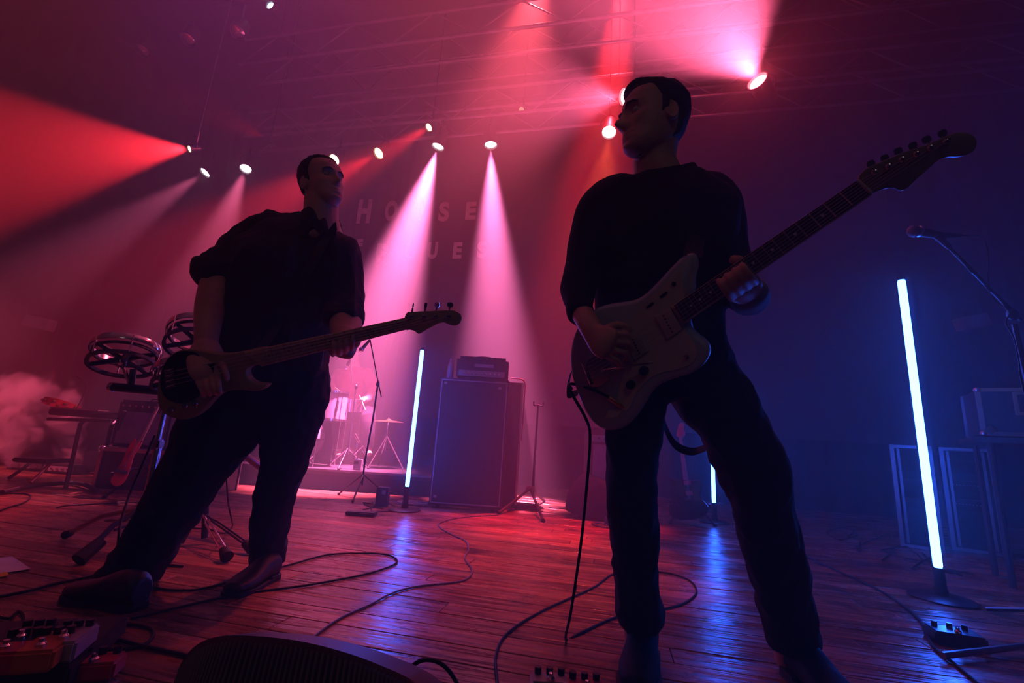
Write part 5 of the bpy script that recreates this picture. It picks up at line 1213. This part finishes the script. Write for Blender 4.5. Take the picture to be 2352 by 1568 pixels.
loft(b, [ds(DX, 952, .02, 38, .75), ds(DX, 905, .02, 40, .65), ds(DX, 862, 0, 40, .6), ds(DX, 848, 0, 24, .7)], 22, 3, 2.3)
for s_ in (-1, 1): loft(b, [ds(DX + s_ * 26, 856, 0, 17), ds(DX + s_ * 40, 880, -.02, 16), ds(DX + s_ * 42, 898, -.06, 15)])
add('shirt', fused('shirt', b, .009, 2, .5, .006, 4), mat('faded red shirt', (.45, .10, .10), .9), dm, None)
b = MB()
for s_ in (-1, 1): loft(b, [ds(DX + s_ * 14, 948, .03, 21), ds(DX + s_ * 32, 950, -.35, 19), ds(DX + s_ * 34, 985, -.42, 15), ds(DX + s_ * 34, 1026, -.38, 12)])
add('trousers', fused('trousers', b, .009, 2), M_denim, dm, None)
b = MB(); head_grid(b, HD, hair_off(.06, -.08, .016, 4), NA=48, NZ=40, detail=False); add('hair', b, M_hair, dm, 60)
th_ = V((at(DX, 955, KY + .97).x, KY + .97, rz))
t = thing('drum_stool', 'round stool under the seated drummer', 'stool', th_); zt_ = at(DX, 962, KY + .97).z
add('seat', MB().lathe([(.16, zt_ - rz - .07), (.17, zt_ - rz - .04), (.16, zt_ - rz - .01), (.001, zt_ - rz)], th_, None, 24), M_black, t); add('pole', MB().cyl(th_ + V((0, 0, .1)), th_ + V((0, 0, zt_ - rz - .06)), .015), M_chrome, t)
for k in range(3): a = k * 2.09 + .4; add('leg', MB().tube([th_ + V((0, 0, .2)), th_ + V((.2 * math.cos(a), .2 * math.sin(a), .012))], .009, 6), M_chrome, t)
for s_, (xa, ya, xb, yb) in ((1, (826, 908, 840, 942)), (-1, (790, 905, 770, 890))):
    single('drumstick', MB().tube([at(xa, ya, KY + .5), at(xb, yb, KY + .35)], [.007, .006], 8), M_maple, 'pale drumstick in the %s hand of the drummer' % ('left' if s_ > 0 else 'right'), 'drumstick', at(xa, ya, KY + .5))
# bright hardware at the foot of the kit
for x, y, x2, y2, lab in [(815, 998, 826, 1016, 'upper bright chrome hinge piece on the stand at the riser'), (836, 1022, 813, 1043, 'middle bright chrome strut of the stand at the riser'), (833, 1030, 840, 1042, 'lowest bright chrome sleeve of the stand at the riser')]:
    pass
def micstand(lab, base, pts, boom, micdir, Yb, name='microphone_stand', mic=True, legs=True, tri=.28, z0=0):
    t = thing(name, lab, 'stand', V((base.x, base.y, z0)), 'microphone stands')
    add('pole', MB().tube([V((base.x, base.y, z0 + .12))] + pts, .009, 8), M_chrome if z0 else M_black, t)
    add('clutch', MB().ell(pts[-1], .018, .018, .03), M_black, t)
    add('boom', MB().tube(boom, .006, 8), M_chrome if z0 else M_black, t)
    if legs:
        for k in range(3):
            a = k * 2.09 + .6; l = add('leg', MB().tube([V((base.x, base.y, z0 + .22)), V((base.x + tri * math.cos(a), base.y + tri * math.sin(a), z0 + .012))], .008, 6), M_chrome if z0 else M_black, t)
            add('rubber_foot', MB().ell(V((base.x + tri * math.cos(a), base.y + tri * math.sin(a), z0 + .012)), .014, .014, .012), M_rubber, l)
    if mic:
        e = boom[-1]; d_ = V(micdir).normalized()
        m = thing('microphone', 'microphone on the ' + lab.replace('standing ', ''), 'microphone', e, 'stage microphones')
        add('handle', MB().tube([e, e + d_ * .11], [.012, .018], 12), M_black, m); add('grille_ball', MB().ell(e + d_ * .135, .026, .026, .030, basis(d_)), M_chrome, m)
    return t
YM = 4.6
b0 = fl(845, 1150); b0 = V((at(828, 1140, YM).x, YM, 0))
micstand('tall boom stand left of the light tube in front of the riser', b0, [at(838, 1060, YM), at(856, 965, YM), at(868, 882, YM)], [at(876, 912, YM), at(868, 875, YM), at(850, 780, YM)], (-.5, .2, -.6), YM)
sp_ = V((at(800, 1070, KY).x, KY - .1, rz))
micstand('chrome boom stand standing on the riser before the drummer', sp_, [at(804, 1000, KY - .1), at(818, 888, KY - .1)], [at(826, 880, KY - .1), at(808, 880, KY - .1), at(806, 820, KY - .1)], (-.3, .3, -.7), YM, z0=rz, tri=.26)
# bright hinge pieces as parts of a pedal
pd_ = thing('kick_pedal', 'bright chrome kick drum pedal at the foot of the stands on the riser', 'pedal', V((at(820, 1062, KY - .15).x, KY - .15, rz)))
for x, y, x2, y2, r_ in [(815, 996, 826, 1016, .016), (834, 1022, 812, 1043, .012), (834, 1030, 840, 1041, .018), (722, 1044, 706, 1056, .012), (706, 1056, 714, 1064, .010)]:
    add('strut', MB().tube([at(x, y, KY - .18), at(x2, y2, KY - .18)], r_, 10), M_chrome, pd_)
add('frame', MB().tube([at(826, 1016, KY - .18), V((at(820, 1062, KY - .18).x, KY - .18, rz + .01)), at(812, 1043, KY - .18), at(834, 1022, KY - .18), at(840, 1041, KY - .18)], .008, 6), M_chrome, pd_)
pe = thing('stage_box', 'small white and blue stage box on the edge of the riser', 'box', V((at(820, 1078, RY + .1).x, RY + .12, rz)))
pc = V((at(820, 1075, RY + .1).x, RY + .12, rz + .06)); add('case', MB().box(pc, .085, .06, .11, None, .004), M_white, pe); add('screen', MB().box(pc + V((-.012, -.031, .02)), .045, .004, .03), M_blkplas, pe)
# bits in front of the riser
for x, y, w_, h_, lab, m in [(873, 1150, .10, .16, 'small dark box with white sticker before the riser', M_black), (825, 1172, .22, .03, 'flat dark pedal on the floor before the riser', M_black)]:
    p = fl(x, y + 14); t = thing('floor_box', lab, 'box', p); add('case', MB().box(p + V((0, .05, h_ / 2)), w_, .09, h_, None, .006), m, t)
    add('sticker', MB().box(p + V((w_ * .15, .004, h_ * .75)), w_ * .3, .003, h_ * .2), M_white, t)

# ---- right side: rack cases, road case, microphone
Yq = 3.9
def rack(x0, y0, x1, y1, Y, lab, dots=False, grp='open rack cases at right'):
    a = at(x0, y0, Y); R = RZ(-.72); xd = R @ V((1, 0, 0)); rb_ = ray(x1, y0); zt = a.z
    w_ = (a.x * rb_.y - a.y * rb_.x) / (rb_.x * xd.y - rb_.y * xd.x); w_ = abs(w_); c = V((a.x, a.y, zt / 2)) + R @ V((w_ / 2, .25, 0)); t = thing('rack_case', lab, 'equipment case', V((c.x, c.y, 0)), grp)
    add('back_panel', MB().box(c + R @ V((0, .22, 0)), w_, .02, zt, R), M_case, t)
    for s_ in (-1, 1): add('side_panel', MB().box(c + R @ V((s_ * (w_ / 2 - .01), 0, 0)), .02, .46, zt, R), M_case, t)
    add('top_panel', MB().box(c + R @ V((0, 0, zt / 2 - .01)), w_, .46, .02, R), M_case, t); add('bottom_panel', MB().box(c + R @ V((0, 0, -zt / 2 + .012)), w_, .46, .02, R), M_case, t)
    for s_ in (-1, 1):
        add('edge_trim', MB().box(c + R @ V((s_ * (w_ / 2 - .012), -.235, 0)), .028, .016, zt, R, .003), M_alu, t)
        add('edge_trim', MB().box(c + R @ V((0, -.235, s_ * (zt / 2 - .014))), w_, .016, .024, R, .003), M_alu, t)
        add('rack_rail', MB().box(c + R @ V((s_ * (w_ / 2 - .05), -.19, 0)), .018, .01, zt - .06, R), M_alu, t)
    for k in range(3):
        zc = zt / 2 - .16 - k * .15
        u_ = add('rack_unit', MB().box(c + R @ V((0, -.05, zc)), w_ - .12, .26, .085, R, .004), M_black, t)
        if dots and k in (1, 2):
            for j in range(10): add('status_light', MB().box(c + R @ V((-w_ * .30 + w_ * .066 * j, -.184, zc + .01)), .008, .004, .006, R), M_alu, u_)
    return t
rack(2043, 1020, 2138, 1200, Yq, 'left open rack case standing behind the largest light tube')
rack(2156, 1026, 2276, 1200, Yq, 'right open rack case with two rows of small metal jacks', True)
Yf = 2.75
a = at(2243, 893, Yf); b_ = at(2440, 893, Yf); zb_ = at(2258, 998, Yf).z; zt_ = a.z
Rr = RZ(-.62)
t = thing('road_case', 'road case with recessed handle and metal edges on a table at the right edge', 'flight case', V((a.x + .3, Yf, zb_)))
sx, sy, sz = .64, .4, zt_ - zb_; c = V((a.x, a.y, (zb_ + zt_) / 2)) + Rr @ V((sx / 2, sy / 2, 0))
add('shell', MB().box(c, sx, sy, sz, Rr, .004), M_case, t); trim(t, c, sx, sy, sz, Rr, .012)
hc = c + Rr @ V((-.10, -.205, .05)); h_ = add('handle_plate', MB().box(hc, .15, .01, .14, Rr, .004), M_alu, t); add('handle_dish', MB().box(hc + Rr @ V((0, -.003, 0)), .12, .01, .11, Rr, .004), M_black, h_)
add('handle_grip', MB().box(hc + Rr @ V((0, -.018, 0)), .10, .014, .03, Rr, .005), M_rubber, h_)
add('corner_bracket', MB().box(c + Rr @ V((-sx / 2 + .03, -.214, -sz / 2 + .03)), .04, .008, .04, Rr @ Matrix.Rotation(.78, 3, 'Y'), .003), M_chrome, t, label='bright metal corner bracket')
tt = thing('equipment_table', 'dark legged table under the road case at the right edge', 'table', V((c.x, c.y, 0)))
add('table_top', MB().box(V((c.x, c.y, zb_ - .03)), sx + .1, sy + .06, .035, Rr, .004), M_case, tt)
for x in (-1, 1):
    for y in (-1, 1):
        q = Rr @ V((x * sx * .46, y * sy * .45, 0)); add('leg', MB().cyl(V((c.x, c.y, zb_ - .04)) + q, V((c.x, c.y, .0)) + q, .016, n=8), M_black, tt)
# microphone on a boom stand
Ym = 2.0
ms_ = thing('microphone_stand', 'boom microphone stand at the right edge with cable wrapped round it', 'stand', V((at(2352, 900, Ym).x, Ym, 0)), 'microphone stands')
bse = V((at(2345, 730, Ym).x + .10, Ym, 0)); kn = at(2316, 715, Ym)
add('pole', MB().tube([V((kn.x + .10, Ym, .02)), V((kn.x + .03, Ym, kn.z - .35)), at(2330, 745, Ym)], .011, 10), M_black, ms_)
add('boom', MB().tube([at(2345, 735, Ym), at(2180, 568, Ym)], .008, 10), M_black, ms_); add('clutch', MB().ell(at(2326, 722, Ym), .024, .02, .03), M_black, ms_)
add('clip', MB().tube([at(2180, 568, Ym), at(2160, 548, Ym), at(2150, 541, Ym)], [.012, .016, .016], 10), M_black, ms_)
add('wrapped_cable', MB().tube(smooth_path([at(2180 + 150 * k / 14, 568 + 155 * k / 14, Ym + (.011 if k % 2 else -.013)) + V((0, 0, -.010 if k % 4 < 2 else .006)) for k in range(14)], 4), .0035, 6), M_cable, ms_)
for k in range(3): a_ = k * 2.09; add('leg', MB().tube([V((kn.x + .10, Ym, .10)), V((kn.x + .10 + .3 * math.cos(a_), Ym + .3 * math.sin(a_), .012))], .010, 6), M_black, ms_)
mc = thing('microphone', 'vocal microphone with round grille at the end of the boom at right', 'microphone', at(2150, 538, Ym), 'stage microphones')
add('grille_ball', MB().ell(at(2099, 531, Ym), .029, .027, .030), mat('steel mesh ball', (.12, .12, .14), .45, .8, bump=1, bscale=900), mc)
add('collar_ring', MB().cyl(at(2108, 531, Ym), at(2113, 532, Ym), .027), M_alu, mc); add('handle', MB().tube([at(2112, 532, Ym), at(2160, 540, Ym), at(2205, 541, Ym)], [.024, .017, .012], 14), M_black, mc)
single('microphone_cable', MB().tube(smooth_path([at(2205, 541, Ym), at(2240, 541, Ym), at(2262, 552, Ym), at(2270, 590, Ym), at(2270, 645, Ym), at(2285, 690, Ym + .03), at(2318, 716, Ym - .02), at(2310, 742, Ym - .02), at(2328, 775, Ym - .02), at(2340, 830, Ym - .02), at(2352, 900, Ym - .02), V((at(2400, 1000, Ym).x, Ym, .3)), V((at(2400, 1000, Ym).x, Ym - .1, .006))], 6), .0035, 6), M_cable, 'thin cable drooping from the vocal microphone at right', 'cable', at(2270, 645, Ym))

# hanging fixtures seen faintly either side
for x, y, Y, lab in ((2232, 740, 4.6, 'faint square wall light hanging dark behind the large light tube at right'), (92, 742, 4.9, 'faint square wall light hanging dark at far left')):
    p = pv(x, y, 6.8) if x > 1000 else CAMP + ray(x, y) * (-8.2 / ray(x, y).dot(UX)); wa = UY * .22 if x > 1000 else UX * -.42; t = thing('hanging_floodlight', lab, 'floodlight', p, 'unlit floodlights'); R = Matrix.Rotation(-.25 if x > 1000 else .15, 3, 'Y')
    add('housing', MB().box(p, .38, .14, .17, R, .01), M_label, t); add('bracket', MB().tube([p + V((-.08, 0, .05)), p + V((-.08, .02, .14)), p + V((.02, .02, .14)), p + V((.02, 0, .05))], .008, 6), M_black, t)
    add('wall_arm', MB().tube([p + V((-.03, .02, .13)), p + wa + V((-.03, 0, .13))], .015, 8), M_black, t)

# ---- foreground: monitor wedge, pedal boards, pedals, paper
mon = thing('stage_monitor', 'black stage monitor with ribbed curved front at the bottom edge', 'monitor speaker', fl(700, 1700))
M_mon = mat('black monitor shell', (.02, .02, .024), .5)
tA = .80
P0, P1 = PT(400, 1640, .92), PT(1010, 1660, .74)
ridge = [PT(388, 1640, .93), PT(402, 1560, .93), PT(425, 1508, .925), PT(462, 1474, .915), PT(520, 1459, .90), PT(610, 1462, .87), PT(700, 1474, .84), PT(800, 1500, .80), PT(880, 1530, .77), PT(950, 1563, .745), PT(1010, 1610, .73)]
rd = smooth_path(ridge, 4); vs = []; fs = []
dwn = V((.02, -.10, -.16))
for p in rd:
    vs += [p + V((.01, .10, -.03)) + V((0, 0, -.30)) * 0, p, p + V((.015, -.022, -.012)), V((p.x + .02, p.y - .10, p.z - .14)), V((p.x + .02, p.y - .10, .012)), V((p.x + .01, p.y + .10, .012))]
m = len(rd)
for i in range(m - 1):
    for k in range(6): fs.append((i * 6 + k, i * 6 + (k + 1) % 6, i * 6 + 6 + (k + 1) % 6, i * 6 + 6 + k))
fs += [(5, 4, 3, 2, 1, 0), tuple((m - 1) * 6 + k for k in range(6))]
add('shell', MB().add(vs, fs), M_mon, mon, 40)
M_rib = mat('grey ribbed grille edge', (.10, .10, .12), .45)
for i in range(6, m - 1):
    for q in (0, .5):
        p = rd[i].lerp(rd[i + 1], q); add('grille_rib', MB().tube([p + V((.012, -.018, -.004)), p + V((.022, -.06, -.066)), p + V((.024, -.098, -.128))], .0035, 5), M_rib, mon)
M_pb = mat('black pedal board', (.02, .02, .02), .5); M_orange = mat('orange pedal enamel', (.6, .16, .03), .35); M_grey = mat('grey pedal enamel', (.4, .36, .38), .4); M_maroon = mat('red pedal enamel', (.5, .05, .06), .35)
def pedal(x, y, lab, m, w_=.075, d_=.12, h=.045, a=0, z=0.0, knobs=3, t_=None):
    p = fl(x, y, z); t = thing('effects_pedal', lab, 'pedal', p, 'effects pedals'); R = RZ(a)
    add('housing', MB().box(p + V((0, 0, h / 2)), w_, d_, h, R, .006), m, t)
    for k in range(knobs): add('knob', MB().cyl(p + R @ V((-w_ * .3 + w_ * .3 * k, d_ * .3, h)), p + R @ V((-w_ * .3 + w_ * .3 * k, d_ * .3, h + .015)), .009, n=12), M_blkplas, t)
    add('foot_switch', MB().lathe([(.010, 0), (.010, .006), (.006, .010), (.006, .017), (.0004, .019)], p + R @ V((0, -d_ * .28, h)), R, 14), M_chrome, t)
    return t
pbt = thing('pedal_board', 'dark pedal board in the bottom left corner', 'pedal board', fl(110, 1530))
pc_ = fl(120, 1540); ang = -.35
Rp = RZ(.35)
add('frame', MB().box(pc_ + V((-.20, -.04, .03)), .56, .32, .05, Rp, .006), M_pb, pbt)
zz_ = .056
pedal(55, 1500, 'dark pedal at the left of the board in the bottom left corner', M_black, a=.35, z=zz_)
pedal(100, 1520, 'orange pedal in the middle of the board at bottom left', M_orange, a=.35, z=zz_)
pedal(150, 1500, 'grey pedal with a yellow knob at the right of the board at bottom left', M_grey, a=.35, z=zz_)
pedal(215, 1552, 'red pedal lying right of the board at the bottom left', M_maroon, .10, .07, .04, .3)
pedal(20, 1525, 'red pedal at the very left edge of the board', M_maroon, a=.35, z=zz_)
pedal(1262, 1596, 'pink lit pedal with chrome switch at the bottom edge in front of the guitarist', M_grey, .10, .06, .04, 0)
pedal(1345, 1606, 'dark pedal with red edge at the bottom edge by the shoe of the guitarist', M_maroon, .10, .08, .035, 0)
pp = pedal(2195, 1478, 'black pedal with chrome knob on the floor at lower right', M_blkplas, .15, .10, .045, -.35, 0, 3)
p0, p1 = fl(2165, 1505, .02), fl(2380, 1480, .03)
single('stand_leg', MB().tube([p0, p1], .011, 10), M_alu, 'metal stand leg lying on the floor by the black pedal at lower right', 'stand leg', fl(2250, 1495))
t = thing('set_list', 'white paper sheet with yellow strip on the floor at the left edge', 'paper', fl(20, 1300))
add('sheet', MB().quadbox([fl(-40, 1284, .003), fl(28, 1278, .003), fl(71, 1306, .003), fl(-30, 1322, .003)], V((0, 0, .0012))), M_paper, t)
add('yellow_strip', MB().quadbox([fl(-30, 1322, .004), fl(16, 1313, .004), fl(20, 1321, .004), fl(-28, 1332, .004)], V((0, 0, .0015))), M_yel, t)

# ---- cables across the floor
def cable(pts, lab, r=.0045, m=M_cable, name='floor_cable', sub=8):
    P = smooth_path([fl(x, y, r + .0005) if len(q) == 0 else at(x, y, q[0]) for (x, y, *q) in pts], sub)
    return single(name, MB().tube(P, r, 7), m, lab, 'cable', P[len(P) // 2], 'cables on the floor')
cable([(1145, 1182), (1060, 1188), (1012, 1200), (1010, 1210), (1040, 1228), (1070, 1242), (1076, 1262), (1068, 1282), (1084, 1306), (1078, 1324), (1050, 1336), (960, 1346), (900, 1362), (850, 1388), (780, 1420), (710, 1470), (640, 1540)], 'thin bluish cable snaking from the backline down the middle of the floor', .004, mat('blue grey cable', (.10, .10, .16), .45))
cable([(300, 1420), (420, 1392), (560, 1362), (700, 1344), (840, 1318), (905, 1296), (908, 1282), (880, 1272), (820, 1270), (750, 1274), (660, 1298), (560, 1325), (460, 1352), (370, 1352), (300, 1330)], 'black cable making a long hairpin loop beside the shoe of the bass player')
cable([(-40, 1378), (60, 1358), (120, 1342), (220, 1320), (280, 1300)], 'black cable running to the left edge behind the forward shoe', .0055)
cable([(20, 1450), (60, 1450), (150, 1455), (240, 1440), (300, 1434), (342, 1442), (352, 1458), (330, 1480), (270, 1492), (215, 1486), (200, 1470), (240, 1462), (330, 1484), (450, 1510), (560, 1540)], 'black cable looped once on the floor in front of the forward shoe', .005)
cable([(-20, 1412), (20, 1420), (40, 1404), (52, 1412), (50, 1430), (20, 1440), (-10, 1450)], 'short curled cable at the far left beside the pedal board', .004)
cable([(0, 1132), (60, 1134), (70, 1142), (50, 1156), (20, 1165), (-20, 1180)], 'thin cable curling over the floor at the far left edge', .005)
cable([(130, 1166), (160, 1160), (280, 1154), (330, 1152)], 'thin cable lying before the flight case at left', .004)
cable([(1840, 1270), (1900, 1300), (2000, 1345), (2060, 1380), (2110, 1420), (2130, 1460), (2150, 1490), (2200, 1530), (2260, 1580)], 'long thin cable crossing the dark floor at lower right to the pedal', .0055)
P = smooth_path([PT(928, 1568, .95) + V((0, 0, -.0)), PT(938, 1540, .93), PT(960, 1520, .92), PT(985, 1515, .92), PT(1010, 1522, .92), PT(1035, 1545, .92), PT(1060, 1590, .92), fl(1080, 1640, .005)], 6)
P[0] = V(P[0]); P = [fl(925, 1600, .005)] + P
single('floor_cable', MB().tube(P, .0042, 8), M_cable, 'black cable arching up off the floor at the bottom edge by the monitor', 'cable', fl(1000, 1600), 'cables on the floor')
cable([(518, 1060, 2.45), (520, 1100, 2.45), (524, 1150, 2.42), (530, 1185, 2.40), (534, 1208), (520, 1222), (505, 1223), (480, 1215), (440, 1212)], 'thin cable hanging behind the legs of the bass player', .0035)
cable([(356, 1000, 2.2), (330, 1060, 2.15), (300, 1130, 2.1), (280, 1190, 2.0), (272, 1240, 1.95), (274, 1270), (300, 1290), (420, 1300)], 'black cable hanging beside the chrome drum stand', .005)
rr = random.Random(12)
for k in range(5):
    x, y = 1950 + 60 * k, 1225 + 22 * k
    q = [(x + rr.uniform(-50, 50), y + rr.uniform(-22, 22)) for _ in range(6)]
    cable(q, ['tangled cable at the left of the heap before the rack cases', 'thin tangled cable below the left rack case', 'tangled cable just left of the foot of the large light tube', 'tangled cable right of the foot of the large light tube', 'tangled cable at the right end of the heap before the cases'][k], .005)
for k in range(3):
    q = [(900 + rr.uniform(-70, 60), 1150 + rr.uniform(-5, 25)) for _ in range(5)]
    cable(q, ['loose cable on the floor at the left of the riser front', 'loose cable beside the dark box before the riser', 'loose cable running to the base of the left light tube'][k], .004)
for k in range(3):
    q = [(1180 + rr.uniform(-40, 70), 1160 + rr.uniform(-8, 14)) for _ in range(5)]
    cable(q, ['loose cable right behind the empty guitar stand', 'loose cable at the right foot of the bass cabinet', 'loose cable on the red lit floor by the stand leg'][k], .004)

# ---- smoke from the machine
sv = bpy.data.materials.new('machine smoke'); sv.use_nodes = True; t = sv.node_tree; N = t.nodes; L = t.links; N.clear()
o_ = N.new('ShaderNodeOutputMaterial'); vp = N.new('ShaderNodeVolumePrincipled'); vp.inputs['Color'].default_value = (1, .95, .95, 1); vp.inputs['Anisotropy'].default_value = .1
tc = N.new('ShaderNodeTexCoord'); nz = N.new('ShaderNodeTexNoise'); nz.inputs['Scale'].default_value = 3.8; nz.inputs['Detail'].default_value = 8; nz.inputs['Distortion'].default_value = .8
L.new(tc.outputs['Object'], nz.inputs['Vector'])
sx_ = N.new('ShaderNodeSeparateXYZ'); L.new(tc.outputs['Object'], sx_.inputs[0])
# object frame: nozzle at the origin, the plume leaves along -X and rises
def mth(op, a, b=None, v=None):
    n = N.new('ShaderNodeMath'); n.operation = op
    for i, q in enumerate((a, b)):
        if q is None: continue
        if isinstance(q, (int, float)): n.inputs[i].default_value = q
        else: L.new(q, n.inputs[i])
    return n.outputs[0]
xx = mth('MULTIPLY', sx_.outputs[0], -1.0)                 # distance down the plume
cz = mth('MINIMUM', mth('MULTIPLY', xx, .90), .40)
dz = mth('SUBTRACT', sx_.outputs[2], cz)
rad = mth('MINIMUM', mth('ADD', mth('MULTIPLY', xx, .95), .03), .50)
rr_ = mth('SQRT', mth('ADD', mth('MULTIPLY', dz, dz), mth('MULTIPLY', sx_.outputs[1], sx_.outputs[1])))
nzb = N.new('ShaderNodeTexNoise'); nzb.inputs['Scale'].default_value = 2.2; nzb.inputs['Detail'].default_value = 3; L.new(tc.outputs['Object'], nzb.inputs['Vector'])
rr_ = mth('ADD', rr_, mth('MULTIPLY', mth('SUBTRACT', nzb.outputs['Fac'], .45), mth('MINIMUM', mth('MULTIPLY', xx, 1.6), .75)))
q_ = mth('SUBTRACT', 1.0, mth('DIVIDE', rr_, rad))         # 1 on the axis, 0 at the edge
nn_ = mth('MULTIPLY', mth('SUBTRACT', nz.outputs['Fac'], .53), 8.0)
dn = mth('ADD', mth('MULTIPLY', q_, 1.25), nn_)
dn = mth('MINIMUM', mth('MAXIMUM', dn, 0.0), 1.0)
dn = mth('MULTIPLY', dn, mth('MAXIMUM', mth('MINIMUM', mth('MULTIPLY', q_, 6.0), 1.0), 0.0))
fall = mth('DIVIDE', 4.2, mth('ADD', .30, xx))
dn = mth('MULTIPLY', mth('MULTIPLY', dn, fall), 2.2)
L.new(dn, vp.inputs['Density']); L.new(vp.outputs[0], o_.inputs['Volume'])
sv.cycles.volume_step_rate = .35
sb_ = MB().box(V((-1.0, 0, .42)), 2.05, 1.0, 1.10)
me = sb_.mesh('smoke_plume'); me.materials.append(sv); o_ = bpy.data.objects.new('smoke_plume', me); COL.objects.link(o_); o_.location = nz0 + V((0, 0, 0))
tag(o_, 'billowing smoke plume from the smoke machine at the left edge', 'smoke', None, 'stuff')
light('low_red_light', 'SPOT', V((nz0.x - 1.2, nz0.y - 1.6, 2.6)), (1, .09, .20), 900, nz0 + V((-.6, 0, .3)), 38, .8, .1)
